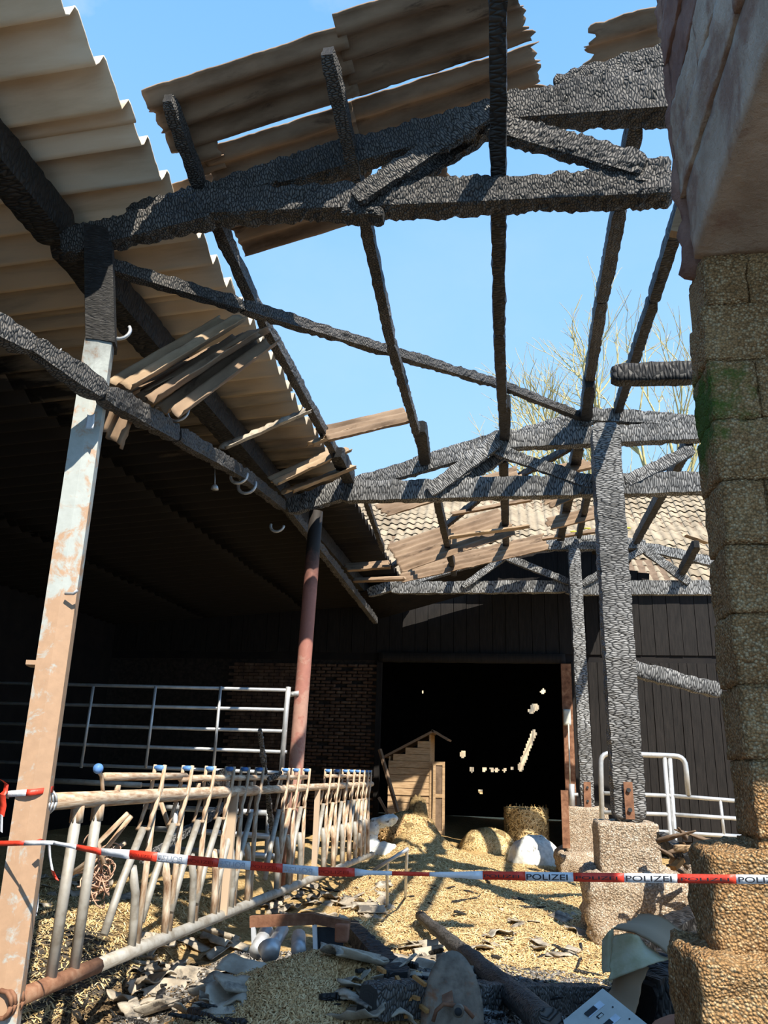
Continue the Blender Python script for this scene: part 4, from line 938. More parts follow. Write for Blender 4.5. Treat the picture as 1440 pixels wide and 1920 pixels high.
dx0, dx1 = PY(812, 1500, hy-.1).x, PY(834, 1500, hy-.1).x; dz0, dz1 = PY(820, 1565, hy-.1).z, PY(820, 1428, hy-.1).z
df = empty('door', V((dx0, hy-.1, dz0))-hut.location, parent=hut)
for b in ((dx0, dx0+.05, dz0, dz1), (dx1-.05, dx1, dz0, dz1)): put('door_stile', *box_d(b[0], b[1], hy-.12, hy-.08, b[2], b[3]), M['wood'], df, smooth=False)
for z in (dz0, (dz0+dz1)/2, dz1-.07): put('door_rail', *box_d(dx0+.05, dx1-.05, hy-.12, hy-.08, z, z+.07), M['wood'], df, smooth=False)
put('door_panel', *box_d(dx0+.04, dx1-.04, hy-.105, hy-.095, dz0, dz1), M['wood_dark'], df, smooth=False)
d = box_d(dx0-.08, dx0-.03, hy-.04, hy+.0, dz0, dz1); put('door_post', d[0], d[1], M['wood'], hut, smooth=False)
d = obox_d(PY(712, 1405, 16.6), PY(748, 1530, 16.3), .06, .06); put('leaning_pole', d[0], d[1], M['wood_dark'], smooth=False, label='slim grey pole leaning against the front of the wooden hut', cat='pole')
d = obox_d(PY(710, 1495, 16.2), PY(732, 1535, 16.2), .05, .05); put('leaning_pole', d[0], d[1], M['wood_dark'], smooth=False, label='short dark slat leaning below the wooden hut at left', cat='pole')
def bale_mesh(c, r, h, seed):
    v = []; f = []; nu, nv = 40, 14
    for i in range(nv+1):
        for j in range(nu):
            a = 2*PI*j/nu; z = i/nv; k = 1-.06*(2*z-1)**8; rr = r*k*(1+.05*mn.noise(V((math.cos(a)*2, math.sin(a)*2, z*5+seed)))+.03*mn.noise(V((math.cos(a)*9, math.sin(a)*9, z*16+seed))))
            v.append(V((c[0]+rr*math.cos(a), c[1]+rr*math.sin(a), c[2]+h*z)))
    for i in range(nv):
        for j in range(nu): b = (j+1) % nu; f.append((i*nu+j, i*nu+b, (i+1)*nu+b, (i+1)*nu+j))
    f.append(tuple(nv*nu+j for j in range(nu))); return v, f
def strands(n, fn, mt, name, parent=None, w_=.006, ln=(.05, .14), lift=.25, **k):
    """loose stalks as thin three-sided slivers around points fn() -> (pos, normal)"""
    V_ = np.zeros((n*6, 3), np.float32); UV = np.zeros((n*6, 2), np.float32)
    for i in range(n):
        p, nr = fn(); a = random.uniform(0, 2*PI); t1_ = nr.orthogonal().normalized(); t2__ = nr.cross(t1_); d_ = (t1_*math.cos(a)+t2__*math.sin(a)+nr*random.uniform(-lift*.3, lift)).normalized()*random.uniform(*ln)
        s_ = d_.cross(nr).normalized()*w_*random.uniform(.6, 1.4)*.5; b0 = p-d_*.5+nr*w_*.3; mid = p+nr*(w_*.9+random.uniform(0, .012)); b1 = p+d_*.5
        for j, q in enumerate((b0-s_, b0+s_, mid-s_, mid+s_, b1-s_, b1+s_)): V_[i*6+j] = q
        UV[i*6:i*6+6] = (i*.618 % 1, i*.377 % 1)
    me = bpy.data.meshes.new(name); fs = np.empty((n*2, 4), np.int32); b = np.arange(n)*6
    fs[0::2] = np.stack([b, b+1, b+3, b+2], 1); fs[1::2] = np.stack([b+2, b+3, b+5, b+4], 1)
    me.vertices.add(n*6); me.vertices.foreach_set('co', V_.ravel()); me.loops.add(n*8); me.loops.foreach_set('vertex_index', fs.ravel())
    me.polygons.add(n*2); me.polygons.foreach_set('loop_start', np.arange(n*2, dtype=np.int32)*4); me.polygons.foreach_set('loop_total', np.full(n*2, 4, np.int32))
    me.update(calc_edges=True); ul = me.uv_layers.new(name='UVMap'); ul.data.foreach_set('uv', UV[fs.ravel()].ravel()); me.materials.append(M[mt])
    o = bpy.data.objects.new(name, me)
    if parent: o.location = -wloc(parent)
    return link(o, parent, **k)
def on_cyl(c, r, h):
    def fn():
        if random.random() < .2:
            a = random.uniform(0, 2*PI); q = r*math.sqrt(random.random()); return V((c[0]+q*math.cos(a), c[1]+q*math.sin(a), c[2]+h)), V((0, 0, 1))
        a = random.uniform(0, 2*PI); return V((c[0]+r*math.cos(a), c[1]+r*math.sin(a), c[2]+random.random()*h)), V((math.cos(a), math.sin(a), 0))
    return fn
bc = PY(988, 1590, 19.0); bc.z = gz(bc.x, bc.y)-.02; bh = PY(988, 1516, 19.0).z-bc.z
hb = empty('hay_bale', bc, 'upright round hay bale standing in the dark barn doorway', 'hay bale')
d = bale_mesh(bc, .47, bh, 1); put('packed_hay', d[0], d[1], M['hay'], hb); strands(2600, on_cyl(bc, .47, bh), 'straw', 'loose_stalks', hb, .012, (.08, .2), kind='stuff')
def on_blob(c, rx, ry, rz):
    def fn():
        a = random.uniform(0, 2*PI); th = math.acos(random.uniform(0, 1)); d_ = V((math.sin(th)*math.cos(a), math.sin(th)*math.sin(a), math.cos(th)))
        return V((c[0]+rx*d_.x, c[1]+ry*d_.y, c[2]+rz*d_.z)), V((d_.x/rx, d_.y/ry, d_.z/rz)).normalized()
    return fn
hc = PY(915, 1590, 18.4); hc.z = gz(hc.x, hc.y)-.02
hp_ = empty('hay_heap', hc, 'loose hay heap left of the round bale', 'hay')
d = blob_d(hc, .60, .50, PY(915, 1553, 18.4).z-hc.z, .12, 3, 4); put('heaped_hay', d[0], d[1], M['hay'], hp_); strands(2600, on_blob(hc, .60, .50, PY(915, 1553, 18.4).z-hc.z), 'straw', 'loose_stalks', hp_, .012, (.08, .22), kind='stuff')
wc = PY(1002, 1600, 16.4); wc.z = gz(wc.x, wc.y)
d = blob_d(wc, .50, .36, PY(1002, 1566, 16.4).z-wc.z, .10, 3, 8, 36, 22); put('feed_sack', d[0], d[1], M['white_bag'], label='white plump sack strewn with straw in front of the hay bale', cat='sack')
kc = PY(765, 1570, 15.6); kc.z = gz(kc.x, kc.y)-.1
kh = empty('chaff_heap', kc, 'brown chaff heap rising to a point beside the wooden hut', 'chaff heap')
d = blob_d(kc, .55, .45, .45, .25, 3, 6); put('heaped_chaff', d[0], d[1], M['hay'], kh)
d = blob_d(kc+V((.18, 0, .1)), .22, .2, .62, .25, 3, 7); put('peak', d[0], d[1], M['hay'], kh)
strands(4000, on_blob(kc, .56, .46, .47), 'chaff', 'loose_chaff', kh, .012, (.03, .1), .6, kind='stuff')
def bag():
    mb = MB(); Yb = 14.4
    for pts, r in (([(690, 1612), (689, 1585), (694, 1560), (706, 1545), (722, 1538), (745, 1533)], [.14, .16, .13, .10, .09, .06]), ([(700, 1612), (715, 1600), (735, 1602), (752, 1606)], [.16, .17, .15, .06]), ([(694, 1575), (700, 1590), (710, 1604)], [.10, .13, .12])):
        p3 = poly(pts, Yb); rr = []; q3 = []
        for i in range(len(p3)-1):
            for k in range(5): t = k/5; q3.append(p3[i].lerp(p3[i+1], t)); rr.append(r[i]*(1-t)+r[i+1]*t)
        q3.append(p3[-1]); rr.append(r[-1]*.5); rr[0] *= .5
        v, f, u = tube_d(q3, rr, 14); v = [q+V((.05*mn.noise(q*9), .05*mn.noise(q*9+V((5, 0, 0))), .05*mn.noise(q*9+V((0, 5, 0)))))+V((.025*mn.noise(q*24), 0, .025*mn.noise(q*22))) for q in v]; mb.add((v, f, u))
    return mb
bag().put('bulk_bag', M['white_bag'], label='slumped white bulk bag spilling straw beside the feed locks', cat='bag')
# ------------------------------------------------------------------ charred logs and debris in front
def log(name, a, b, w_, h_, label, mt='char_black', amp=.012, za=None, zb=None, t0=1., t1=1., cat='beam', ns=4, step=.03):
    d = beam_d(a, b, w_, h_, amp, step, seed=len(label), ns=ns, t0=t0, t1=t1); return put(name, d[0], d[1], M[mt], uvs=d[2], label=label, cat=cat, smooth=False)
def H_(px, py, dz=0.): return hit(px, py, dz)
_p, _q = H_(787, 1718, .08), H_(1030, 1925, .24); _ps = [_p.lerp(_q, k/60)+V((.006*mn.noise(V((k*.3, 0, 0))), 0, .012*mn.noise(V((k*.25, 5, 0))))) for k in range(61)]
d = tube_d(_ps, [(.048+.022*k/60)*(1+.10*mn.noise(V((k*.4, 9, 0)))) for k in range(61)], 18); d = ([v_+V((random.uniform(-1, 1), random.uniform(-1, 1), random.uniform(-1, 1)))*.003 for v_ in d[0]], d[1], d[2])
put('charred_log', d[0], d[1], M['char'], uvs=d[2], label='long charred log lying diagonally in the sunlit straw', cat='log')
log('charred_beam', H_(655, 1740, .06), H_(745, 1845, .08), .13, .12, 'charred beam with splintered orange end beside the tin tray', 'char_black')
pq = H_(742, 1850, .12)
for k in range(1):
    mb = MB()
    for j in range(16):
        a = pq+V((random.uniform(-.09, .09), random.uniform(-.05, .03), random.uniform(-.08, .09))); mb.add(obox_d(a, a+V((random.uniform(.0, .07), -random.uniform(.04, .10), random.uniform(-.03, .02))), .018, .015))
    mb.put('splinters', M['splinter'], smooth=False, label='orange splinters at the broken end of the charred beam', cat='splinters', kind='stuff')
log('charred_beam', H_(690, 1876, .14), H_(1135, 1872, .14), .14, .15, 'scaly charred beam lying crossways at the bottom of the frame', 'char')
log('charred_beam', H_(1190, 1885, .25), H_(1345, 1800, .40), .34, .32, 'massive black charred timber at the foot of the right wall', 'char_black', amp=.03)
log('charred_beam', H_(1180, 1800, .30), H_(1335, 1712, .45), .24, .20, 'ribbed charred timber above the massive one beside the right wall', 'char_black', amp=.02)
log('charred_plank', PY(1237, 1567, 8.6), PY(1290, 1612, 8.0), .10, .10, 'black plank with glowing orange broken tip right of the big concrete base', 'char_black')
d = obox_d(PY(1278, 1612, 8.0), PY(1262, 1628, 7.9), .06, .04); put('splinter', d[0], d[1], M['splinter'], smooth=False, label='orange splinter below the black plank', cat='splinter')
log('fallen_plank', PY(1272, 1590, 7.9), PY(1362, 1596, 7.5), .14, .05, 'pinkish tapering plank lying behind the pier', 'wood', amp=.01, t0=1.2, t1=.4)
log('thin_pole', PY(487, 1368, 7.2), H_(527, 1690, 0), .055, .055, 'thin ash scaled pole standing upright in front of the feed locks', 'char_ash_lit', amp=.014, t0=.6, t1=1.2, cat='pole')
log('pole_branch', PY(503, 1462, 7.15), PY(528, 1448, 7.1), .05, .05, 'short side piece nailed to the thin upright pole', 'char_ash_lit', amp=.01, t0=1, t1=.5)
log('charred_pole', PY(265, 1615, 6.2), PY(455, 1490, 8.2), .07, .07, 'ashy charred pole leaning behind the feed locks', 'char_ash_lit', amp=.012, t0=.7, cat='pole')
log('charred_block', PY(360, 1482, 8.5), PY(438, 1452, 8.5), .22, .20, 'black burnt timber lodged on top of the rails behind the feed locks', 'char_black', t0=1.3, t1=.7)
d = tube_d([H_(470, 1795, .1)+V((0, 0, .0)), H_(470, 1795, .1)+V((.1, .3, .02))], .05, 10)
# tin tray on top of pots
ty = 5.9; a, b = PY(470, 1728, ty), PY(590, 1722, ty)
tray = empty('rusty_tray', H_(530, 1790), 'rusty steel frame lying over bent tins behind the chaff mound', 'tray')
d = obox_d(a, b, .05, .07); put('front_bar', d[0], d[1], M['rust'], tray, smooth=False)
d = obox_d(PY(590, 1722, ty-.02), PY(655, 1735, ty-.05), .05, .06); put('side_bar', d[0], d[1], M['rust'], tray, smooth=False)
for x in (475, 590): d = obox_d(PY(x, 1732, ty-.01), PY(x+2, 1785, ty-.05), .03, .02, V((0, 1, 0))); put('leg', d[0], d[1], M['galv'], tray, smooth=False)
d = obox_d(PY(640, 1738, ty), PY(640, 1795, ty-.05), .30, .03, V((0, 1, 0))); 
put('grey_panel', *obox_d(PY(618, 1738, ty+.05), PY(615, 1792, ty), .20, .015, V((0, 1, 0)))[:2], M['dark'], tray, smooth=False)
for (x0, y0, x1, y1, r, lb) in ((500, 1745, 480, 1785, .05, 'left silver tin channel below the rusty tray'), (530, 1742, 505, 1785, .045, 'middle silver tin channel below the rusty tray'), (560, 1755, 560, 1785, .05, 'short silver tin at the right below the rusty tray')):
    d = tube_d([PY(x0, y0, ty+.12), PY(x1, y1, ty-.15)], r, 10); put('bent_tin', d[0], d[1], M['galv'], label=lb, cat='tin')
d = tube_d([PY(505, 1775, ty-.35), PY(507, 1793, ty-.4)], [.075, .055], 16); put('small_bucket', d[0], d[1], M['galv'], label='small dented bucket half buried at the top of the chaff mound', cat='bucket')
d = rough_box_d(*(lambda p: (p.x-.05, p.x+.04, p.y-.03, p.y+.05, p.z-.06, p.z+.05))(PY(642, 1748, ty-.1)), .02, .005, .008); put('brick_piece', d[0], d[1], M['terracotta'], label='orange brick piece right of the rusty tray', cat='brick')
# oval rusty plate with a hole, foreground
def oval():
    yo = min(H_(848, 1919).y, 4.9)-.12; base = PY(848, 1905, yo); root = empty('oval_plate', base, 'rusty rounded steel cover with bolt hole standing in the rubble', 'steel cover')
    ux = V((1, .15, 0)).normalized(); uy = V((-.02, .35, .93)).normalized(); nn = ux.cross(uy)*-1
    v = []; f = []; nu, nr_ = 40, 7
    for s in (0, 1):
        for i in range(nr_+1):
            for j in range(nu):
                a = 2*PI*j/nu; r = i/nr_; x = .145*math.cos(a)*r*(1-.12*math.sin(a)); y = .25*math.sin(a)*r; z = .03*(1-r*r)+(.006 if s else 0)+.004*mn.noise(V((x*20, y*20, 0)))
                v.append(base+ux*x+uy*(y+.02)-nn*(z if not s else z-.012))
    m_ = nu*(nr_+1)
    for i in range(nr_):
        for j in range(nu): b = (j+1) % nu; f.append((i*nu+j, i*nu+b, (i+1)*nu+b, (i+1)*nu+j)); f.append((m_+i*nu+j, m_+(i+1)*nu+j, m_+(i+1)*nu+b, m_+i*nu+b))
    for j in range(nu): b = (j+1) % nu; f.append((nr_*nu+j, nr_*nu+b, m_+nr_*nu+b, m_+nr_*nu+j))
    put('plate', v, f, M['rust_plate'], root)
    c = PY(860, 1893, yo-.09); d = tube_d([c, c+V((0, -.03, .0))], .026, 16); put('boss_ring', d[0], d[1], M['rust_plate'], root); d = tube_d([c+V((0, -.031, 0)), c+V((0, -.036, 0))], .017, 16); put('bolt_hole', d[0], d[1], M['dark'], root)
    p0, p1 = PY(838, 1850, yo+.06), PY(840, 1882, yo-.07); d = obox_d(p0, p1, .05, .012, V((0, 1, 0))); put('rust_rib', d[0], d[1], M['rust'], root, smooth=False)
    pts = [PY(x, y, yo-.08) for x, y in ((812, 1915), (818, 1895), (832, 1882), (850, 1885), (872, 1890), (888, 1908))]; d = tube_d(pts, .010, 6); put('raised_lip', d[0], d[1], M['rust'], root)
M['rust_plate'] = noisy('weathered steel cover', [(.3, (.10, .075, .055)), (.5, (.22, .18, .14)), (.75, (.34, .27, .20))], 12, 'Object', rough=.6, metal=.3, stain=(6, .55, .66, (.26, .11, .05)))
oval()
# cream plastic unit with slots
def device():
    o_ = PY(1125, 1898, 4.7); root = empty('plastic_unit', o_, 'cream plastic housing with slots lying tilted at the bottom edge', 'plastic housing')
    ux = (PY(1185, 1905, 4.55)-PY(1075, 1905, 4.75)).normalized(); a, b, c, d_ = PY(1130, 1853, 4.75), PY(1232, 1935, 4.55), PY(1100, 1990, 4.25), PY(1030, 1935, 4.5)
    e1 = (b-a); e2 = (d_-a); nn = e1.cross(e2).normalized(); nn = nn if nn.y < 0 else -nn
    def q(u, v_, h): return a+e1*u+e2*v_+nn*h
    v = [q(u, w_, h) for h in (0, -.05) for u, w_ in ((0, 0), (1, 0), (1, 1), (0, 1))]
    put('housing', v, [(0, 1, 2, 3), (7, 6, 5, 4), (0, 4, 5, 1), (1, 5, 6, 2), (2, 6, 7, 3), (3, 7, 4, 0)], M['plastic'], root, smooth=False)
    for (u, w_, du, dw, mt, h) in ((.12, .18, .10, .30, 'galv', .002), (.12, .30, .08, .18, 'dark', .004), (.42, .18, .10, .30, 'galv', .002), (.42, .30, .08, .18, 'dark', .004), (.27, .30, .05, .10, 'dark', .003), (.29, .315, .03, .07, 'plastic', .005), (.70, .20, .10, .34, 'dark', .004), (.31, .12, .02, .02, 'dark', .003), (.60, .10, .02, .02, 'dark', .003)):
        vv = [q(u, w_, h), q(u+du, w_, h), q(u+du, w_+dw, h), q(u, w_+dw, h)]; vv += [x-nn*.006 for x in vv]
        put('slot', vv, [(0, 1, 2, 3), (7, 6, 5, 4), (0, 4, 5, 1), (1, 5, 6, 2), (2, 6, 7, 3), (3, 7, 4, 0)], M[mt], root, smooth=False)
device()
# curled sheet pieces beside the big base
def curled(pts4, curl, label, mt='sheet_yel', seed=0, n=18, th=.010):
    """quad patch p00,p10,p11,p01 bulged by curl along its normal, ragged rim"""
    p00, p10, p11, p01 = [V(p) for p in pts4]; nn = (p10-p00).cross(p01-p00).normalized()
    if nn.y > 0: nn = -nn
    v = []; f = []
    for s in (0, 1):
        for i in range(n+1):
            for j in range(n+1):
                u, w_ = i/n, j/n; jx = .04*mn.noise(V((w_*7, seed, 1)))*(2*u-1)**3; jy = .05*mn.noise(V((u*7, seed, 3)))*(2*w_-1)**3
                u2, w2 = u+jx, w_+jy; p = p00*(1-u2)*(1-w2)+p10*u2*(1-w2)+p11*u2*w2+p01*(1-u2)*w2
                v.append(p+nn*(curl*math.sin(PI*w_)+.02*math.sin(u*5+seed))-nn*(th*s)); 
    m_ = (n+1)**2
    for i in range(n):
        for j in range(n): a = i*(n+1)+j; f += [(a, a+n+1, a+n+2, a+1), (m_+a, m_+a+1, m_+a+n+2, m_+a+n+1)]
    for i in range(n):
        for a, b in ((i*(n+1), (i+1)*(n+1)), (i*(n+1)+n, (i+1)*(n+1)+n), (i, i+1), (n*(n+1)+i, n*(n+1)+i+1)): f.append((a, b, m_+b, m_+a))
    return put('curled_sheet', v, f, M[mt], label=label, cat='roof sheet')
Yc = 5.9
curled([PY(1150, 1745, Yc), PY(1195, 1712, Yc+.15), PY(1284, 1748, Yc+.1), PY(1262, 1800, Yc-.25)], .05, 'upper pale curled sheet piece leaning on the big concrete base', 'sheet', 1)
curled([PY(1142, 1840, Yc-.3), PY(1150, 1755, Yc-.2), PY(1195, 1755, Yc-.15), PY(1252, 1800, Yc-.2)], .07, 'yellowish arched sheet piece with a notch below the upper one', 'sheet_yel', 2)
curled([PY(1130, 1825, Yc-.1), PY(1128, 1765, Yc), PY(1150, 1742, Yc), PY(1152, 1830, Yc-.1)], .05, 'greenish rolled sheet edge at the left of the arched piece', 'sheet_yel', 3)
curled([PY(1135, 1860, Yc-.2), PY(1165, 1820, Yc-.2), PY(1218, 1815, Yc-.2), PY(1180, 1910, Yc-.4)], .04, 'brownish sheet piece hanging under the arched piece', 'sheet', 4)
d = blob_d(PY(1275, 1918, 4.6)-V((0, 0, .1)), .17, .15, .13, .05, 3, 2); put('clay_tile', d[0], d[1], M['terracotta'], label='reddish clay piece at the bottom edge beside the pier', cat='clay piece')
# white bits, thin stand, small tiles
stn = empty('thin_stand', H_(740, 1690), 'slim grey metal stand in the straw left of centre', 'stand')
tb('top_bar', poly([(700, 1632), (766, 1591)], 8.4), .018, 'galv', stn); tb('leg', [PY(763, 1592, 8.4), H_(760, 1685)], .016, 'galv', stn); tb('leg', [PY(726, 1618, 8.4), H_(726, 1700)], .016, 'galv', stn)
# ------------------------------------------------------------------ broken sheet fragments, each its own thing
fm = []
for s in range(12):
    d = sheet_d(random.uniform(.18, .42), random.uniform(.14, .32), .177, .022, .009, .12, .12, .07, 100+s, .03, .02, ph=random.random()); v = [q-V((.15, .12, 0)) for q in d[0]]
    fm.append(mesh('sheet_fragment', v, d[1], M['sheet_grey'], uvs=d[2]))
flat_m = []
for s in range(6):
    d = rough_box_d(-.12, .12, -.07, .07, -.006, .006, .03, .012, .004, s*2., 9); flat_m.append(mesh('cement_shard', d[0], d[1], M['sheet_grey']))
wood_m = []
for s in range(6):
    d = beam_d(V((-.2, 0, 0)), V((.2, 0, 0)), .035, .03, .008, .04, seed=s, ns=2, t0=.5, t1=1.1); wood_m.append(mesh('burnt_stick', d[0], d[1], M['char_black'], uvs=d[2]))
placed = 0
def scatter(me, name, px, py, sc_, label, cat, group, tilt=.5, dz=.03):
    p = H_(px, py, dz*sc_); o = bpy.data.objects.new(name, me); o.location = p; o.scale = (sc_, sc_, sc_); o.rotation_euler = (random.uniform(-tilt, tilt), random.uniform(-tilt, tilt), random.uniform(0, 2*PI)); link(o, None, label, cat, group)
big = [(300, 1770, 1.17, 'pale broken corrugated piece under the feed locks'), (400, 1745, 1.26, 'long grey corrugated piece behind the chaff mound at left'), (425, 1760, 0.99, 'wavy grey corrugated piece left of the tin channels'), (340, 1815, 1.17, 'ragged grey sheet piece with curled side left of the mound'), (235, 1870, 1.07, 'narrow grey sheet piece standing up at bottom left'), (290, 1890, 0.99, 'grey sheet piece lying at the bottom left edge'), (600, 1715, 1.35, 'sunlit long sheet piece behind the rusty tray'), (650, 1690, 1.26, 'sunlit broad sheet piece below the barrier tape'), (590, 1680, 0.90, 'curved shaded sheet piece below the barrier tape'), (700, 1700, 1.17, 'sunlit sheet piece right of the thin pole'), (540, 1700, 0.99, 'pale arched sheet piece at the foot of the thin pole'), (680, 1790, 0.90, 'grey sheet shard right of the rusty tray'), (700, 1880, 1.07, 'curled grey sheet at the right foot of the chaff mound'), (665, 1900, 0.90, 'grey sheet piece leaning at the bottom right of the mound'), (805, 1800, 0.90, 'ribbed grey sheet piece near the splintered beam'), (1085, 1745, 0.90, 'pale sheet piece in the straw left of the big base')]
for i, (x, y, s, l) in enumerate(big): scatter(fm[i % 12], 'sheet_fragment', x, y, s, l, 'roof sheet', None, .35, .05)
zones = [((250, 1760), (470, 1900), 60, 'left', 'small broken grey cement sheet piece in the rubble left of the chaff mound'),
         ((500, 1660), (740, 1725), 50, 'mid', 'small sunlit cement sheet piece in the rubble behind the rusty tray'),
         ((650, 1770), (900, 1900), 45, 'right', 'small grey cement sheet piece in the ash right of the chaff mound'),
         ((900, 1700), (1110, 1800), 22, 'alley', 'small pale cement sheet piece on the trodden straw'),
         ((60, 1640), (240, 1700), 14, 'pen', 'small pale cement sheet piece in the straw behind the feed locks')]
for (x0, y0), (x1, y1), n, g, l in zones:
    for i in range(n):
        x, y = random.uniform(x0, x1), random.uniform(y0, y1); me = random.choice(fm+flat_m*2)
        scatter(me, 'sheet_fragment' if me in fm else 'cement_shard', x, y, random.uniform(.4, 1.05), l, 'roof sheet', 'cement sheet rubble '+g, .35, .03)
for (x0, y0), (x1, y1), n, g, l in [((640, 1780), (1120, 1915), 60, 'front', 'small burnt stick in the ash at the bottom of the frame'), ((80, 1850), (420, 1915), 26, 'corner', 'small burnt stick in the ash at bottom left'), ((560, 1640), (1000, 1720), 24, 'straw', 'small burnt stick on the sunlit straw'), ((1210, 1600), (1310, 1700), 16, 'base', 'small burnt stick beside the big concrete base')]:
    for i in range(n): scatter(random.choice(wood_m), 'burnt_stick', random.uniform(x0, x1), random.uniform(y0, y1), random.uniform(.3, 1.0), l, 'stick', 'burnt sticks '+g, .3, .02)
for i in range(10):
    x, y = random.uniform(1240, 1310), random.uniform(1560, 1640); o = bpy.data.objects.new('wood_scrap', random.choice(wood_m).copy()); o.data.materials[0] = M['wood_dark']; o.location = PY(x, y, 8.2+random.uniform(-.3, .3)); o.rotation_euler = (random.random(), .3, random.random()*3); link(o, None, 'brown wood scrap on the rubble between base and pier', 'wood scrap', 'wood scraps by the pier')
# rubble heap between base and pier
d = rough_box_d(1.72, 3.4, 7.0, 10.0, -.1, .72, .10, .10, .3, 6, 3); put('rubble_heap', d[0], d[1], M['concrete'], label='heap of rubble right of the big concrete base', cat='rubble', kind='stuff')
# tangle of bent pipes and twine behind the feed locks
for k, (pts, l) in enumerate((([(240, 1525), (185, 1580), (195, 1620)], 'left bent rusty strap of the tangle behind the locks'), ([(246, 1530), (200, 1590), (132, 1640)], 'long bent rusty strap of the tangle behind the locks'), ([(235, 1580), (150, 1630), (130, 1640)], 'low rusty strap of the tangle behind the locks'), ([(300, 1500), (320, 1560), (300, 1640)], 'curved rusty pipe of the tangle behind the locks'))):
    d = tube_d([PY(x, y, 5.6+.1*k) for x, y in pts], .018, 6); put('bent_strap', d[0], d[1], M['rust_pipe'], uvs=d[2], label=l, cat='strap')
def tw():
    mb = MB()
    for k in range(34):
        c = PY(random.gauss(190, 14), random.gauss(1640, 30), 5.7); r = random.uniform(.05, .12); a0 = random.random()*6; t_ = V((random.gauss(0, 1), random.gauss(0, 1), random.gauss(0, 1))).normalized(); u_ = t_.orthogonal().normalized(); w2 = t_.cross(u_)
        mb.add(tube_d([c+u_*r*math.cos(a)+w2*r*.8*math.sin(a) for a in np.linspace(a0, a0+random.uniform(3, 6), 10)], .005, 4))
    mb.put('twine_tangle', M['terracotta2'], label='reddish ball of tangled baling twine behind the feed locks', cat='twine', kind='stuff')
M['terracotta2'] = noisy('pinkish twine', [(.3, (.38, .20, .13)), (.7, (.66, .46, .34))], 20)
tw()
# ------------------------------------------------------------------ loose straw, chaff and ash
def on_ground(x0, x1, y0, y1, cond=None):
    def fn():
        while True:
            t = random.random(); y = y0*(y1/y0)**t; x = random.uniform(x0, x1)*y/y1 if x0 < 0 < x1 else random.uniform(x0, x1)
            if cond is None or cond(x, y):
                z = gz(x, y); e = .06; n_ = V((gz(x-e, y)-gz(x+e, y), gz(x, y-e)-gz(x, y+e), 2*e)).normalized(); return V((x, y, z)), n_
    return fn
def alley(x, y): return x > -2.3+.0*y and not (y < 8.3 and nf(x, y, 1.3, 4) > -.1 and x < .1)
strands(26000, on_ground(-2.4, 1.6, 5.5, 13, lambda x, y: y > 6.2 and x < 2 and (y > 8 or nf(x, y, 1.3, 4) < .15 or x > -.4)), 'straw', 'loose_straw', None, .009, (.06, .2), label='sunlit loose straw covering the feed alley', cat='straw', kind='stuff')
strands(16000, on_ground(-3.2, 2.2, 13, 17.5), 'straw', 'straw_litter', None, .010, (.06, .2), label='straw litter in front of the barn doorway', cat='straw', kind='stuff')
def mound_fn():
    while True:
        x = random.gauss(-1.0, .42); y = random.gauss(4.5, .5)
        if ((x+1.0)/.85)**2+((y-4.55)/1.0)**2 < 1:
            e = .05; return V((x, y, gz(x, y)+random.uniform(0, .01))), V((gz(x-e, y)-gz(x+e, y), gz(x, y-e)-gz(x, y+e), 2*e)).normalized()
strands(42000, mound_fn, 'chaff', 'chaff_mound', None, .007, (.015, .05), .7, label='mound of brown chopped chaff in the foreground', cat='chaff', kind='stuff')
strands(22000, on_ground(-6.2, 1.2, 3.9, 7.4, lambda x, y: x > -2.35 and ((x+1.0)/.75)**2+((y-4.55)/.9)**2 > 1), 'ashbits', 'ash_litter', None, .018, (.02, .09), .6, label='ash and small shards littering the near floor', cat='ash', kind='stuff')
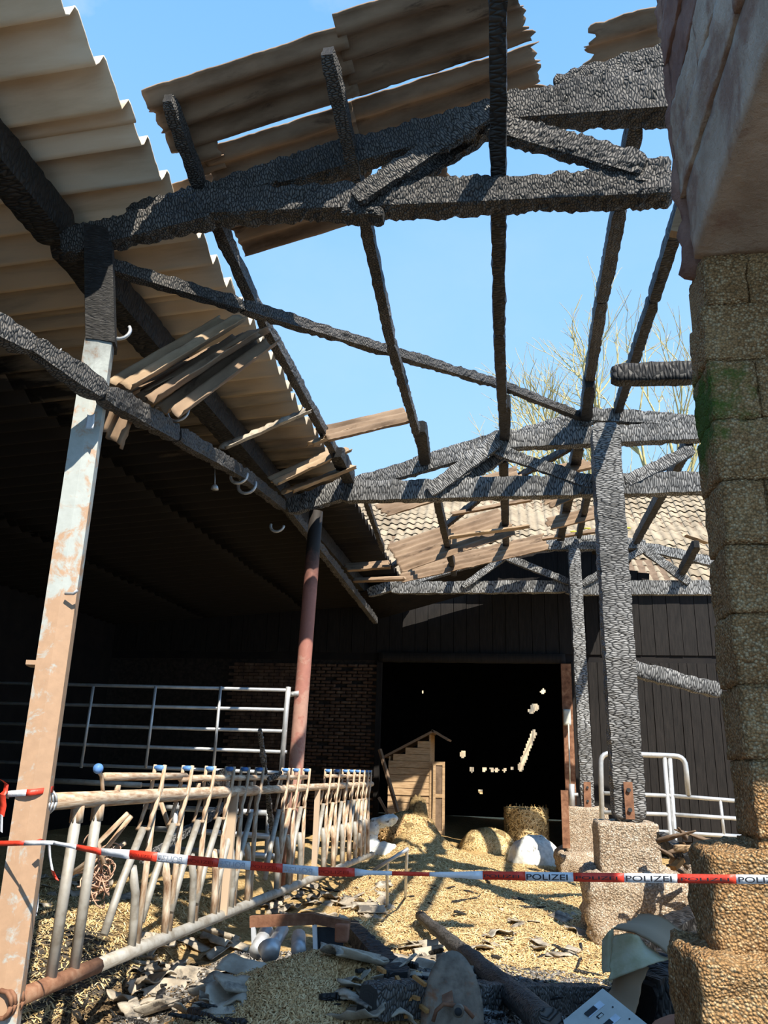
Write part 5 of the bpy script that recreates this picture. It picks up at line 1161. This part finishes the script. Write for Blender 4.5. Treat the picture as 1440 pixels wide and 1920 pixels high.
strands(20000, lambda: (lambda x, y: (V((x, y, gz(x, y))), V((0, 0, 1))))(random.uniform(-5.5, -2.75), random.uniform(4.3, 9.0)), 'straw', 'pen_straw', None, .008, (.03, .12), .6, label='golden straw bedding behind the feed locks', cat='straw', kind='stuff')
strands(12000, on_ground(-2.4, 1.6, 5.8, 12), 'chaff', 'trodden_chaff', None, .012, (.02, .08), .4, label='brown trodden chaff between the sunlit straw of the alley', cat='chaff', kind='stuff')
strands(16000, on_ground(-4.4, -.9, 3.9, 6.8, lambda x, y: x > -2.75 and ((x+1.0)/.75)**2+((y-4.55)/.9)**2 > 1), 'chaff_dark', 'rail_chaff', None, .012, (.02, .08), .5, label='chaff under the lower rail of the feed locks', cat='chaff', kind='stuff')
# ------------------------------------------------------------------ bare trees beyond the roof
def tree(name, base, h_, label, seed, spread=.55):
    rng = random.Random(seed); root = empty(name, base, label, 'tree'); tr = MB(); tw_ = MB()
    def grow(p, d, L, r, lv):
        pts = [p]; q = p; dd = d
        for k in range(4):
            dd = (dd+V((rng.gauss(0, .10), rng.gauss(0, .10), rng.gauss(.03, .05)))).normalized(); q = q+dd*L/4; pts.append(q)
        (tr if lv < 2 else tw_).add(tube_d(pts, [r*(1-.12*k) for k in range(5)], 6 if lv < 2 else 3, False))
        if lv >= 6: return
        nb_ = 3 if lv < 5 else 3
        for k in range(nb_):
            o = pts[rng.choice((2, 3, 4))] if k else pts[4]; s_ = V((rng.gauss(0, 1), rng.gauss(0, 1), rng.gauss(.15, .5))).normalized()
            grow(o, (dd+s_*spread).normalized(), L*rng.uniform(.62, .82), r*.60, lv+1)
    grow(V(base), V((0, 0, 1)), h_*.26, h_*.013, 0)
    tr.put('trunk', M['bark'], root); tw_.put('twigs', M['bark'], root, kind='stuff')
tree('bare_tree', V((6.6, 30, 0)), 25, 'bare pale branched tree rising behind the tiled roof beside the right wall', 5)
tree('bare_tree', V((4.2, 44, 0)), 24, 'smaller bare tree left of it, mostly hidden by the thick post', 11)
